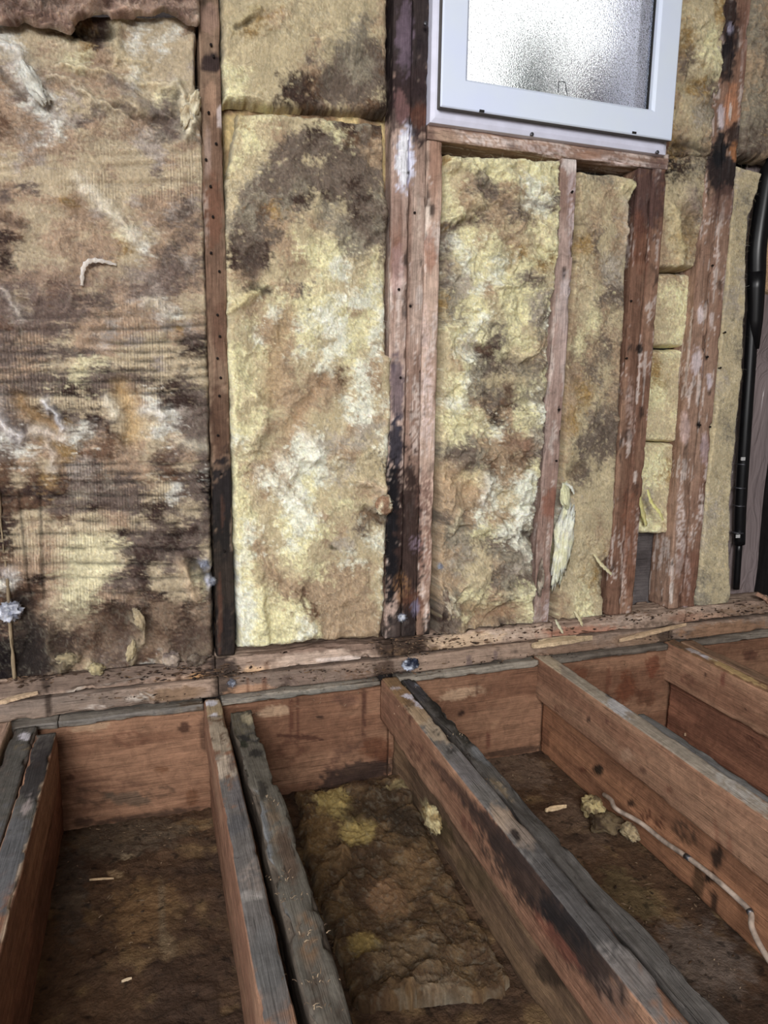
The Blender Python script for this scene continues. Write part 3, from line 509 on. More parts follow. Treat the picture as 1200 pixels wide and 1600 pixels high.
# --- strip of subfloor and the two plates
ST = [('front', 200, 1110, 260, 14, -8, (118, 112, 106), .8), ('top', 200, 1110, 260, 20, -8, (110, 104, 96), .6), ('*', 265, 1110, 10, 6, 0, (44, 36, 32), .8), ('*', 300, 1103, 24, 10, 0, (80, 62, 44), .8), ('*', 480, 1085, 100, 8, -8, (106, 104, 98), .7), ('*', 780, 1058, 130, 8, -6, (120, 112, 104), .7), ('*', 950, 1036, 80, 6, -6, (110, 100, 94), .7)]
xs_ = [(-1.2, -0.21), (-0.208, 0.094), (0.136, 0.52), (0.57, 0.965), (1.015, 1.386), (1.432, 2.4)]
for i, (a, b_) in enumerate(xs_):
    lb = ['grey plywood strip left under the wall, at the left border', 'grey plywood strip over the ring-stained rim board', 'grey plywood strip over the rim board with two drip lines', 'grey plywood strip littered with wood fibres, left of the clean joist end', 'grey plywood strip right of the clean joist end', 'grey plywood strip at the right border of the floor'][i]
    o = lumber('subfloor_strip', (a, b_), (-0.038-0.006*(i < 2), 0.02), (-0.019, -0.003), 'x', (146, 136, 122), None, (104, 94, 84), blobs=ST, g=0.72, seed=70+i, rot=0.0012, chip=0.005, long=0.006, dens=0.004, low=0.0015)
    tag(o, lb, 'plywood', 'subfloor strips')
PL = [('*', 100, 1100, 150, 20, -8, (118, 104, 94), .6), ('*', 75, 1095, 6, 26, 0, (54, 40, 32), .8), ('*', 270, 1085, 60, 12, -6, (126, 96, 66), .7), ('*', 245, 1098, 6, 4, 0, (40, 30, 26), .9), ('*', 150, 1105, 26, 5, -5, (186, 172, 160), .8, 'streak'), ('*', 220, 1090, 26, 8, -8, (206, 194, 180), .7, 'streak'),
      ('*', 350, 1075, 20, 30, 0, (60, 46, 38), .8), ('*', 390, 1080, 40, 12, -8, (186, 140, 104), .8), ('*', 413, 1070, 4, 16, 0, (110, 70, 50), .7), ('*', 387, 1075, 3, 16, 0, (116, 76, 54), .7), ('*', 480, 1062, 40, 14, -8, (136, 112, 98), .7, 'streak'), ('*', 450, 1065, 16, 14, 20, (96, 78, 70), .8, 'streak'), ('*', 555, 1056, 30, 14, 0, (120, 90, 70), .7, 'streak'), ('*', 600, 1050, 20, 20, 0, (74, 54, 42), .8),
      ('*', 720, 1036, 60, 14, -6, (160, 134, 114), .8), ('*', 733, 1035, 5, 12, 0, (110, 92, 92), .7), ('*', 775, 1028, 4, 12, 0, (110, 92, 92), .7), ('*', 890, 1018, 60, 12, -8, (140, 110, 88), .8), ('*', 985, 1000, 50, 12, -6, (130, 100, 78), .8, 'streak'), ('*', 1000, 1000, 50, 10, 0, (156, 126, 98), .6), ('*', 1040, 995, 14, 24, 0, (64, 48, 38), .8), ('*', 1130, 984, 70, 14, -6, (150, 112, 82), .9)]
sp = [((-1.2, 0.13), 'grey weathered lower sole plate under the left batt'), ((0.132, 0.60), 'stained lower sole plate under the bright middle batt'), ((0.602, 1.40), 'lower sole plate with pencil-like streaks below the window bays'), ((1.402, 2.4), 'clean brown lower sole plate at the right border')]
for i, (xx, lb) in enumerate(sp):
    o = lumber('sole_plate', xx, (-0.022, 0.085), (0.0, 0.042), 'x', (160, 134, 114), None, (132, 112, 98), blobs=PL, g=0.72, seed=80+i, rot=0.0015, chip=0.006, long=0.006, dens=0.004, dark=0.1)
    tag(o, lb, 'plate', 'lower sole plates')
PU = [('*', 150, 1060, 200, 16, -8, (112, 94, 82), .8), ('*', 115, 1080, 12, 3, -4, (178, 164, 150), .8), ('*', 72, 1065, 6, 20, 0, (56, 42, 34), .85), ('*', 200, 1065, 60, 4, -8, (150, 136, 124), .7, 'streak'), ('*', 268, 1068, 40, 7, -14, (192, 158, 130), .9), ('*', 320, 1060, 26, 8, -5, (190, 140, 84), .9), ('*', 345, 1045, 30, 22, 0, (54, 42, 38), .9), ('*', 280, 1062, 4, 10, 0, (96, 66, 46), .8), ('*', 400, 1052, 26, 12, -10, (206, 166, 124), .9), ('*', 440, 1046, 4, 5, 0, (40, 30, 26), .9), ('*', 500, 1032, 80, 15, -5, (196, 170, 150), .95), ('*', 475, 1012, 70, 8, -5, (136, 110, 94), .9), ('*', 417, 1040, 4, 14, 0, (104, 72, 52), .7), ('*', 535, 1030, 40, 4, -5, (222, 206, 196), .6),
      ('*', 630, 1010, 46, 40, 0, (64, 48, 38), .95), ('*', 620, 1020, 20, 8, 0, (140, 110, 80), .6, 'streak'), ('*', 730, 1002, 60, 14, -8, (206, 176, 142), .9), ('*', 800, 990, 60, 9, -6, (206, 182, 160), .8, 'streak'), ('*', 680, 1016, 8, 8, 0, (110, 84, 50), .7), ('*', 905, 988, 60, 10, -4, (176, 122, 96), .9), ('*', 980, 968, 40, 10, -8, (178, 156, 140), .8, 'streak'), ('*', 1010, 975, 40, 8, -8, (70, 54, 44), .6, 'streak'), ('*', 1070, 965, 30, 9, 0, (140, 96, 72), .7), ('*', 1110, 966, 34, 8, 0, (186, 148, 122), .8), ('*', 1160, 955, 50, 10, -6, (140, 110, 84), .8, 'streak')]
su = [((-1.2, 0.125), 'rotted grey upper sole plate under the left batt'), ((0.127, 0.56), 'pale wood upper sole plate under the bright middle batt'), ((0.562, 1.02), 'crumbling upper sole plate with pale fresh wood right of the rotten corner post'), ((1.022, 1.46), 'reddish upper sole plate under the narrow right bays'), ((1.462, 2.4), 'brown upper sole plate at the right border of the wall')]
for i, (xx, lb) in enumerate(su):
    o = lumber('sole_plate', xx, (-0.012, 0.085), (0.046, 0.089), 'x', (172, 146, 126), None, (132, 108, 92), blobs=PU, g=0.70, seed=90+i, rot=0.0025, chip=0.02, long=0.006, dens=0.004, dark=0.1, low=0.004)
    tag(o, lb, 'plate', 'upper sole plates')

# ---------------------------------------------------------------- studs
def stud(x, z, lb, seed, base=PINK, base2=(128, 90, 72), blobs=(), y=(0.0, 0.089), name='wall_stud', **k):
    kw = dict(plaster=0.0, dark=0.05, chip=0.004, g=0.8, rot=0.001, dens=0.0045, long=0.006); kw.update(k)
    o = lumber(name, x, y, z, 'z', base, None, base2, blobs=blobs, seed=seed, **kw)
    return tag(o, lb, 'stud', 'wall studs')
ZB, ZT = 0.089, 2.05
stud((-0.365, -0.297), (ZB, ZT), 'black rotten stud at the left border of the wall', 101, base=(50, 44, 46), base2=(30, 28, 32), y=(0.01, 0.089), chip=0.01, low=0.004, blobs=[('*', 12, 960, 16, 26, 0, (190, 186, 210), .8), ('*', 5, 1020, 14, 60, 0, (104, 70, 52), .8), ('*', 8, 1000, 12, 20, 0, (40, 44, 60), .8)])
s1 = [('*', 330, 98, 17, 17, 0, (58, 44, 44), .95), ('*', 325, 30, 16, 26, 0, (176, 140, 122), .6), ('*', 330, 150, 10, 30, 0, (186, 146, 116), .7), ('*', 345, 180, 4, 20, 0, (216, 200, 196), .8), ('*', 325, 240, 6, 40, 0, (190, 164, 150), .5), ('*', 333, 330, 16, 60, 0, (124, 82, 60), .7), ('*', 320, 335, 7, 60, 0, (200, 180, 166), .5, 'streak'),
      ('*', 345, 660, 18, 70, 0, (92, 64, 48), .8), ('*', 352, 790, 30, 80, 0, (30, 28, 32), .96), ('*', 352, 900, 30, 120, 0, (36, 32, 30), .92), ('*', 356, 1000, 30, 60, 0, (38, 32, 32), .92), ('*', 348, 800, 3, 26, 0, (84, 56, 44), .7), ('*', 343, 960, 4, 60, 0, (96, 62, 46), .7), ('*', 364, 820, 3, 40, 0, (150, 130, 110), .7), ('*', 348, 520, 16, 60, 0, (112, 76, 58), .5)]
stud((0.131, 0.174), (ZB, ZT), 'narrow nail-studded stud, black with rot in its lower third, between the two left bays', 102, blobs=s1, base=(150, 122, 98), base2=(124, 94, 74), g=.82, chip=0.004, low=0.0015)
pb = [('*', 640, 60, 60, 150, 0, (38, 30, 34), .95), ('*', 640, 160, 60, 60, 0, (52, 38, 38), .85), ('*', 632, 60, 14, 60, 0, (110, 92, 108), .7), ('*', 655, 180, 14, 24, 0, (104, 62, 44), .7), ('*', 627, 170, 12, 30, 0, (118, 84, 82), .8), ('*', 632, 245, 15, 54, 0, (214, 216, 238), .95), ('*', 650, 215, 8, 16, 0, (60, 48, 52), .7),
      ('*', 655, 340, 4, 40, 0, (212, 190, 172), .8, 'streak'), ('*', 668, 345, 5, 30, 0, (214, 196, 180), .9), ('*', 622, 420, 12, 40, 0, (166, 134, 130), .6), ('*', 620, 610, 12, 60, 0, (92, 78, 88), .8), ('*', 618, 700, 14, 50, 0, (44, 44, 58), .95), ('*', 650, 660, 12, 60, 0, (214, 194, 182), .75, 'streak'), ('*', 668, 620, 12, 90, 0, (212, 190, 184), .8, 'streak'), ('*', 665, 520, 8, 60, 0, (206, 180, 170), .7, 'streak'),
      ('*', 615, 830, 18, 130, 0, (24, 22, 26), 1), ('*', 640, 850, 22, 150, 0, (54, 38, 34), .95), ('*', 665, 780, 16, 60, 0, (110, 78, 68), .8, 'streak'), ('*', 650, 850, 14, 16, 0, (128, 108, 122), .8, 'streak'), ('*', 665, 870, 14, 60, 0, (130, 92, 76), .8, 'streak'), ('*', 628, 920, 16, 30, 0, (130, 92, 56), .85, 'streak'), ('*', 645, 950, 24, 30, 0, (96, 58, 40), .8), ('*', 635, 990, 40, 50, 0, (38, 32, 32), .9), ('*', 650, 950, 8, 14, 0, (120, 112, 136), .8), ('*', 655, 980, 6, 26, 0, (140, 108, 88), .8), ('*', 672, 990, 8, 30, 0, (34, 28, 26), .9),
      ('*', 638, 270, 2, 2, 0, (40, 30, 30), 1), ('*', 672, 390, 10, 40, 0, (158, 104, 78), .6), ('*', 640, 475, 6, 2, 0, (80, 56, 44), .8)]
stud((0.544, 0.586), (ZB, ZT), 'left member of the corner post, black above, white mould patch level with the sill', 103, blobs=pb, base=(180, 154, 140), plaster=0.2, g=.62, low=0.001)
stud((0.5875, 0.626), (ZB, ZT), 'middle member of the corner post, cracked and scraped, left of the window', 104, blobs=pb, base=(182, 156, 140), base2=(148, 118, 102), g=.72, plaster=0.2, low=0.001, dark=0.1)
stud((0.6275, 0.667), (ZB, 1.262), 'right member of the corner post, cut off flush under the window sill board', 105, blobs=pb, base=(182, 154, 136), base2=(154, 118, 98), g=.62, plaster=0.32, low=0.0015, dark=0.1)
cb = [('*', 895, 330, 10, 90, 0, (206, 188, 190), .75, 'streak'), ('*', 892, 255, 14, 16, 0, (226, 214, 208), .8), ('*', 880, 425, 4, 12, 0, (60, 44, 40), .9), ('*', 882, 480, 10, 50, 0, (212, 194, 192), .8), ('*', 880, 520, 12, 60, 0, (200, 174, 164), .7), ('*', 875, 640, 2, 8, 0, (40, 32, 32), .9), ('*', 865, 785, 14, 26, 0, (146, 96, 76), .9), ('*', 850, 900, 16, 80, 0, (150, 118, 104), .7), ('*', 862, 960, 12, 26, 0, (206, 190, 190), .7, 'streak')]
stud((0.975, 1.022), (ZB, 1.262), 'whitish cripple stud under the middle of the window, pale residue down its face', 106, blobs=cb, base=(186, 158, 146), base2=(160, 128, 114), plaster=0.4, dark=0.02, chip=0.006, low=0.003, cut=lambda P, P0: P-np.array([1, 0, 0])*(0.010*sstep(0.9-P0[:, 2], 0, 0.8))[:, None])
s3 = [('*', 1010, 310, 34, 60, 0, (92, 66, 62), .85), ('*', 1000, 380, 14, 50, 0, (120, 72, 50), .6), ('*', 985, 640, 8, 60, 0, (200, 170, 156), .6, 'streak'), ('*', 992, 745, 3, 10, 0, (226, 210, 200), .8), ('*', 975, 900, 5, 60, 0, (216, 190, 176), .85, 'streak'), ('*', 985, 850, 16, 90, 0, (134, 84, 60), .6), ('*', 1000, 545, 5, 8, 0, (26, 20, 20), .9), ('*', 995, 860, 8, 30, 0, (206, 180, 170), .7, 'streak')]
stud((1.200, 1.242), (ZB, 1.262), 'left of the twin studs below the right corner of the window', 107, blobs=s3, base=(150, 114, 90), base2=(126, 90, 70), plaster=0.22, dark=0.08, low=0.001, chip=0.006)
stud((1.2435, 1.286), (ZB, ZT), 'right of the twin studs below the window corner, running up behind its frame', 108, blobs=s3, base=(152, 114, 90), base2=(128, 90, 70), plaster=0.24, dark=0.08, low=0.001, chip=0.006)
s4 = [('*', 1140, 40, 16, 60, 0, (48, 36, 36), .9), ('*', 1140, 45, 6, 10, 0, (176, 170, 196), .8), ('*', 1137, 90, 12, 50, 0, (34, 30, 34), .9), ('*', 1165, 60, 10, 90, 0, (140, 100, 82), .7), ('*', 1143, 165, 12, 38, 0, (186, 126, 88), .9), ('*', 1141, 175, 3, 18, 0, (236, 220, 212), .9), ('*', 1128, 180, 5, 20, 0, (206, 196, 206), .7), ('*', 1150, 215, 16, 26, 0, (40, 28, 28), .9), ('*', 1130, 270, 34, 40, 0, (34, 28, 32), .95), ('*', 1148, 238, 8, 14, 0, (170, 112, 66), .98), ('*', 1125, 235, 12, 30, 0, (28, 28, 32), .95),
      ('*', 1135, 320, 24, 30, 0, (110, 80, 70), .6), ('*', 1095, 490, 5, 18, 0, (222, 204, 204), .85), ('*', 1112, 500, 4, 14, 0, (216, 196, 190), .8), ('*', 1090, 565, 8, 24, 0, (214, 196, 198), .85), ('*', 1108, 595, 5, 14, 0, (216, 200, 206), .8), ('*', 1092, 664, 4, 7, 0, (24, 18, 18), .95), ('*', 1104, 558, 3, 5, 0, (24, 18, 18), .95), ('*', 1070, 670, 8, 26, 0, (196, 166, 158), .8), ('*', 1100, 700, 7, 24, 0, (186, 160, 162), .7), ('*', 1065, 820, 8, 70, 0, (222, 204, 198), .8, 'streak'), ('*', 1095, 790, 6, 30, 0, (216, 198, 190), .8, 'streak'), ('*', 1075, 900, 5, 40, 0, (222, 204, 196), .8, 'streak'), ('*', 1050, 925, 3, 20, 0, (224, 210, 200), .85), ('*', 1070, 955, 6, 8, 0, (216, 212, 222), .8), ('*', 1075, 900, 24, 60, 0, (122, 74, 54), .5)]
stud((1.408, 1.456), (ZB, ZT), 'left of the two right-hand studs, with a black scorched length under an orange scar', 109, blobs=s4, base=(160, 126, 104), base2=(136, 102, 82), g=.74, plaster=0.28, dark=0.06, low=0.0025, chip=0.008)
stud((1.4575, 1.504), (ZB, ZT), 'right of the two right-hand studs, beside the full-length cream batt', 110, blobs=s4, base=(160, 126, 104), base2=(138, 102, 82), g=.74, plaster=0.28, dark=0.08, low=0.0015, chip=0.006)
stud((1.80, 1.85), (ZB, ZT), 'dark stud at the right border behind the black pipe', 111, base=(30, 26, 26), base2=(22, 20, 20), y=(0.0, 0.089))
# sill board under the window
sb = [('*', 760, 220, 60, 10, 8, (222, 206, 200), .75, 'streak'), ('*', 700, 214, 26, 8, 8, (176, 146, 122), .8), ('*', 850, 235, 40, 10, 8, (214, 196, 192), .7, 'streak'), ('*', 800, 228, 14, 6, 8, (80, 58, 50), .6, 'streak'), ('*', 960, 252, 60, 8, 8, (206, 186, 180), .8, 'streak'), ('*', 920, 243, 26, 7, 8, (160, 118, 92), .8), ('*', 1030, 262, 20, 14, 0, (104, 76, 70), .8), ('*', 670, 210, 10, 10, 0, (110, 84, 74), .7)]
o = lumber('sill_board', (0.627, 1.286), (-0.002, 0.089), (1.264, 1.305), 'x', (176, 144, 122), None, (150, 120, 104), blobs=sb, g=0.68, seed=120, rot=0.002, chip=0.010, plaster=0.38, long=0.005, dens=0.004)
tag(o, 'flaking board carrying the white window, pale residue along it', 'sill')
# nails driven in the stud faces
nailV, nailF = tube([(0, 0.004, 0), (0, -0.004, 0), (0, -0.0041, 0), (0, -0.006, 0)], [0.0013, 0.0013, 0.003, 0.0028], 8)
nail_me = mesh('nail', nailV, nailF)
nail_me.materials.append(M_nail)
def nails(px_list, parent):
    for (a, b_) in px_list:
        p = W(a, b_, 0.0); n = bpy.data.objects.new('nail', nail_me); S.collection.objects.link(n); n.parent = parent
        n.location = Vector(p.tolist())-parent.location; n.rotation_euler = (random.uniform(-.2, .2), 0, random.uniform(-.2, .2))
random.seed(4)
O = bpy.data.objects
def by_label(s): return next(o for o in O if s in str(o.get('label', '')))
nails([(330, 72), (334, 90), (326, 178), (337, 225), (322, 250), (329, 292), (333, 340), (329, 396), (342, 424), (340, 492), (343, 526), (344, 590), (343, 618), (340, 680), (340, 560), (345, 740), (350, 860)], by_label('narrow nail-studded'))
nails([(647, 333), (640, 478), (622, 452), (625, 590)], by_label('middle member'))
nails([(1092, 664), (1104, 558), (1112, 415)], by_label('left of the two right-hand')); nails([(1131, 520), (1124, 575), (1108, 667)], by_label('right of the two right-hand'))
nails([(985, 470), (978, 560)], by_label('left of the twin')); nails([(893, 300), (872, 640), (868, 720)], by_label('whitish cripple'))

# ---------------------------------------------------------------- window
win = bpy.data.objects.new('window_1', None); S.collection.objects.link(win); struct(win)
def mitre_frame(name, x, z, prof, m, parent=None):
    """rectangular frame swept from a profile of (inset, y) points, mitred corners"""
    V = []; k = len(prof)
    for (cx, cz, sx, sz) in ((x[0], z[0], 1, 1), (x[1], z[0], -1, 1), (x[1], z[1], -1, -1), (x[0], z[1], 1, -1)):
        for (i, yy) in prof: V.append((cx+sx*i, yy, cz+sz*i))
    Fs = [(c*k+j, c*k+(j+1) % k, ((c+1) % 4)*k+(j+1) % k, ((c+1) % 4)*k+j) for c in range(4) for j in range(k)]
    me = mesh(name, V, Fs, smooth=False); o = link(name, me, m, parent)
    bv = o.modifiers.new('bevel', 'BEVEL'); bv.width = 0.0012; bv.segments = 2; bv.limit_method = 'ANGLE'; return o
FX = (0.6255, 1.262); FZ = (1.293, 2.0)
mitre_frame('window_frame', FX, FZ, [(0, 0.0), (0, -0.018), (0.010, -0.022), (0.030, -0.024), (0.030, 0.07), (0, 0.07)], M_upvc_old, win)
mitre_frame('groove_shade_strip', (FX[0]+0.0295, FX[1]-0.0295), (FZ[0]+0.0295, FZ[1]-0.0295), [(0, -0.0225), (0.004, -0.0265), (0.004, 0.06), (0, 0.06)], M_groove_shade, win)  # dark strip added in the gap, painting the shade there
SX = (0.637, 1.253); SZ = (1.3165, 1.978)
M_upvc.name; sash = mitre_frame('window_sash', SX, SZ, [(0.003, -0.020), (0, -0.047), (0.003, -0.050), (0.058, -0.050), (0.064, -0.044), (0.064, -0.002), (0, -0.002)], M_upvc, win)
sash.data.materials.append(M_groove_shade)
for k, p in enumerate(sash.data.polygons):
    if k % 7 == 0: p.material_index = 1  # outer sides of the sash coloured dark as painted shade
mitre_frame('gasket', (SX[0]+0.0635, SX[1]-0.0635), (SZ[0]+0.0635, SZ[1]-0.0635), [(0, -0.034), (0.003, -0.034), (0.003, -0.024), (0, -0.024)], M_gasket, win)
o = solid('glass_pane', (SX[0]+0.064, SX[1]-0.064), (-0.030, -0.024), (SZ[0]+0.064, SZ[1]-0.064), M_glass, win, 0)
solid('outer_jamb', (1.155, 1.185), (-0.02, 0.12), (1.32, 1.95), M_upvc_old, win)
for (a, b_, yy) in ((831, 210, -0.0245), (1027, 238, -0.0245), (665, 37, -0.0215)):
    p = W(a, b_, yy); v, f = tube([p+np.array([0, 0.004, 0]), p, p+np.array([0, -0.002, 0]), p+np.array([0, -0.003, 0])], [0.0032, 0.0046, 0.0044, 0.0026], 16); link('screw', mesh('screw', v, f), M_screw, win)
for (a, b_) in ((753, 173), (991, 207)):
    p = W(a, b_, -0.05); solid('drain_slot', (p[0]-0.006, p[0]+0.006), (-0.051, -0.047), (p[2]-0.003, p[2]+0.002), M_gasket, win, 0.0005)
pts = [W(872, 145, -0.032), W(873, 127, -0.032), W(883, 128, -0.032), W(886, 147, -0.032)]
v, f = tube(pts, 0.0012, 6); link('wire_catch', mesh('wire_catch', v, f), M_screw, win)
# potted things standing outside on the sill ledge
solid('outer_sill', (0.60, 1.30), (0.11, 0.30), (1.26, 1.29), M_upvc_old, win)
for i, (a, top, r, m, lb) in enumerate(((812, 60, 0.035, M_pot1, 'leftmost blurred greenish pot behind the obscure glass'), (850, 55, 0.022, M_pot1, 'slim tall bottle shape behind the obscure glass'), (910, 105, 0.045, M_pot2, 'wide purple-grey pot behind the obscure glass'), (955, 120, 0.035, M_pot2, 'low grey pot right of the wide one behind the obscure glass'))):
    b0 = W(a, 150, 0.16); t0 = W(a, top, 0.16); b0[2] = 1.291
    H = t0[2]-b0[2]; v, f = tube([b0, b0+np.array([0, 0, H*.1]), b0+np.array([0, 0, H*.6]), b0+np.array([0, 0, H*.8]), b0+np.array([0, 0, H*.97]), b0+np.array([0, 0, H])], [r*.9, r*1.0, r*1.1, r*.8, r*.8, r*.6], 20)
    o = link('outdoor_pot', mesh('outdoor_pot', v, f), m); tag(o, lb, 'pot', 'pots outside the window'); origin(o, b0)

# ---------------------------------------------------------------- insulation
M0 = """CCCCCBBDDCCWCCCTC
WCCCCYODDTWCCWTTC
WWCTCCODPCWCWCCCC
CCCCCYYTTCCCCCCCC
GWCTTTYTTTWCCCCGC
TGWGTTTTTTWCCGCCC
TPWWCGCCTCCCYYCCC
TTGWGCCPCPCCSPCCC
BTTGWGPTCCTTPPSSW
TGTGWTCTTTTGSPSTG
TTGTTTTCCCCGGCTTC
CGTGCTCCCCCCGTCCC
CCCCCCCCTCCCPCCCY
TPPCCCTCCCCCCCTTC
PTTTTOTCCCGTTTPGC
TCCCCTTGCCTTTGPTC
TTCCTTTTCTCGTPTPC
DBCTTTCTTYGCTTPTC
TCCCTTTTTOCWTPTTC
DCCCCTTPTCCTPPGPC
TTTTTTTTCCGGPPPTC
PPPTBPTCTTPPGPTTC
PCPPPPDPPTGCPTCCC
PGPPPPPTTTTTGWCTC
BPPPPPTTGTTTGOGTC
PTTTCCTTGTGCCTPPC
PPPPPPPPTCCCCCDDC
PTTCCCYYCCCCGCCCC
TPPPPYYPPPPPCCPCC
PPPPPDDPPPPCDDPPC
GPCCCCCCCCTWPDDDP
PTDDDPDDTCCCCWGPP
PDCTOSWPDCCCWWPPP
WPTOOWSTBDTCCTPPP
PWWTOOBBBTTCBPTPP
BTTCTGGPTTTTPBCPW
BCBOBPPPSPPTCBPPD
DBDDDSSPPPPCCWPPK
BBBPPPPDPPPDDPCCP
DCCCBCCCTTCCDCPPP
DCTCCCCCCDPPPDDPP
DCCTCYYYYYPPDDPPC
BTTTCYYYYCDDPPDPC
BTTTCYYYYCDDCPCCY
WBDTCYYYPPPDCCCYC
BBBTCYYYTTTDDCCDP
BBBTCYYDDPPDTTDTS
DTTTCCTTBDDTTTDTT
DDDBBDDDTDTBBDTTC
KDKDBTBBTGTTTDTCT
KKKKTTTPPPDBTCTCP
KKKDTTTTTPBWCTTBP
KDDDTCTTTTBWTBTTG""".split('\n')
rib_y = [245, 262, 290, 492, 512, 534, 549, 563, 578, 593, 612, 637, 655, 723, 740, 753, 775, 797, 817, 836, 858, 882, 904, 926]
def ribs0(px, py, P):
    w = py+fbm(P, 5, 3, 900)*5+(px-160)*0.02
    d = np.full(px.shape, 1e9)
    for r in rib_y: d = np.minimum(d, np.abs(w-r))
    on = sstep(py, 200, 260)*(1-sstep(py, 300, 330)*(1-sstep(py, 440, 480)))*(1-sstep(py, 935, 960))
    on = on*np.where((py > 640) & (py < 720), 0.35, 1.0)
    on = on*sstep(fbm(P, 8, 3, 901), -0.75, -0.1)
    h = on*(1-np.exp(-(d/5.0)**2))*0.006-on*0.003
    on2 = on*sstep(py, 470, 500)
    c = 1-on2*np.exp(-(d/2.4)**2)*0.62*sstep(fbm(P, 25, 3, 902), -0.6, 0.2)
    cr = np.sin(P[:, 0]*2*math.pi/0.0062+fbm(P, 10, 2, 903)*2)*sstep(fbm(P, 9, 2, 904), -0.4, 0.3)*on
    col_l = np.exp(-((px-(28+(py-760)*0.11))/2.6)**2)*sstep(py, 755, 770)*(1-sstep(py, 930, 950))+np.exp(-((px-(62+(py-760)*0.03))/2.6)**2)*sstep(py, 765, 780)*(1-sstep(py, 930, 950))
    return h+cr*0.0012, c*(1+cr*0.15)*(1-0.6*np.clip(col_l, 0, 1))
CR = (226, 220, 200)
st0 = [([(0, 75), (22, 78), (36, 105), (50, 130), (60, 150)], 12, 0.020, (208, 206, 200), .7), ([(0, 112), (20, 130), (40, 150)], 7, -0.012, (100, 84, 70), .6), ([(75, 120), (110, 130), (150, 160), (200, 175)], 6, 0.014, (200, 186, 158), .5), ([(100, 102), (150, 112), (220, 130), (270, 140)], 7, 0.014, (206, 190, 150), .5),
       ([(170, 125), (200, 140), (225, 160), (250, 180), (275, 192)], 8, 0.010, (116, 104, 98), .7), ([(185, 165), (220, 182), (265, 193)], 6, -0.014, (96, 78, 64), .6), ([(280, 140), (285, 165), (300, 185), (296, 210)], 11, 0.028, (216, 206, 176), .7), ([(276, 150), (272, 180)], 6, -0.012, (90, 76, 60), .7), ([(112, 38), (140, 50), (170, 52)], 10, -0.03, (52, 40, 36), .9),
       ([(130, 90), (180, 98), (230, 108)], 5, -0.010), ([(190, 30), (175, 60), (185, 95), (215, 105)], 12, 0.016, (214, 200, 158), .4), ([(120, 280), (140, 300), (180, 340), (212, 372)], 10, 0.010, CR, .5), ([(125, 295), (135, 330), (170, 360)], 14, -0.012), ([(0, 340), (40, 352)], 8, -0.012, (80, 60, 52), .7), ([(0, 385), (12, 400)], 10, -0.01, (60, 44, 40), .7),
       ([(5, 455), (25, 478), (30, 495)], 6, 0.012, (206, 196, 186), .7), ([(30, 460), (60, 470)], 4, 0.010), ([(230, 470), (255, 478), (265, 492)], 10, 0.010, (214, 204, 184), .5), ([(190, 610), (210, 650), (205, 680)], 16, -0.016, (190, 158, 108), .8), ([(170, 625), (180, 650)], 8, 0.010, CR, .5), ([(30, 625), (60, 660), (90, 668)], 12, -0.014, (158, 126, 82), .8),
       ([(0, 650), (15, 672), (35, 685)], 8, 0.018, (212, 206, 206), .8), ([(72, 630), (90, 650), (98, 668)], 6, 0.018, (206, 206, 212), .8), ([(50, 670), (80, 678), (100, 685)], 9, 0.014, (206, 194, 182), .7), ([(75, 695), (85, 720), (82, 735)], 7, 0.010, (190, 180, 170), .5), ([(225, 640), (245, 640), (255, 650)], 9, 0.012, (226, 222, 214), .6), ([(280, 690), (325, 700)], 9, 0.008, (212, 204, 180), .5),
       ([(10, 895), (20, 898)], 10, 0.004, (206, 200, 196), .6), ([(180, 955), (225, 965), (232, 985)], 10, -0.02, (62, 46, 38), .9), ([(170, 990), (200, 1000)], 18, -0.012, (92, 72, 62), .6), ([(205, 965), (225, 985), (222, 1000)], 6, 0.016, (206, 190, 156), .7), ([(215, 1005), (205, 1030)], 7, 0.016, (200, 186, 150), .7), ([(285, 880), (300, 920), (308, 935)], 9, 0.016, (186, 160, 130), .7),
       ([(300, 880), (330, 905)], 11, -0.018, (40, 36, 38), .8), ([(318, 880), (322, 885)], 7, 0.012, (206, 208, 226), .9), ([(330, 908), (334, 912)], 6, 0.012, (206, 208, 226), .9), ([(30, 940), (50, 990), (40, 1030)], 22, -0.020, (34, 32, 34), .85), ([(80, 985), (75, 1020), (100, 1040)], 7, 0.012, (150, 134, 108), .6), ([(100, 1040), (120, 1030)], 8, 0.014, (186, 170, 130), .7), ([(140, 1040), (155, 1050)], 8, 0.012, (186, 172, 130), .6),
       ([(262, 1010), (258, 1040)], 9, 0.012, (196, 172, 148), .7), ([(290, 1030), (315, 1040)], 8, 0.010, (150, 136, 120), .6), ([(135, 860), (160, 862)], 5, 0.003), ([(300, 1000), (330, 985)], 20, -0.010, (84, 68, 64), .6)]
batt('insulation_batt', [(20, -80), (700, -80), (1075, -60)], [(20, 312), (130, 308), (160, 318), (300, 323), (500, 328), (800, 334), (1060, 338)], [(-80, 18), (340, 18)], [(-80, 1078), (150, 1062), (340, 1052)],
     ascii_map(M0, 0, 20, 20, 20, 1.6, (0.86, 0.84, 0.90)), y0=-0.004, strokes=st0, blobs=[(200, 985, 150, 60, 0, (88, 68, 54), .55), (60, 1020, 70, 50, 0, (52, 44, 40), .7), (310, 1010, 40, 40, 0, (84, 66, 58), .6), (60, 470, 90, 60, 0, (118, 96, 88), .35), (220, 440, 90, 30, 0, (122, 100, 90), .35)], seed=11, ribs=ribs0, amp=0.007, big=0.006, fine=0.002, nf=7000, rag=0.003, edge=0.012, lump=12,
     label='broad ribbed insulation batt, tan with bands of purple-brown mould, filling the left bay', group='insulation batts')
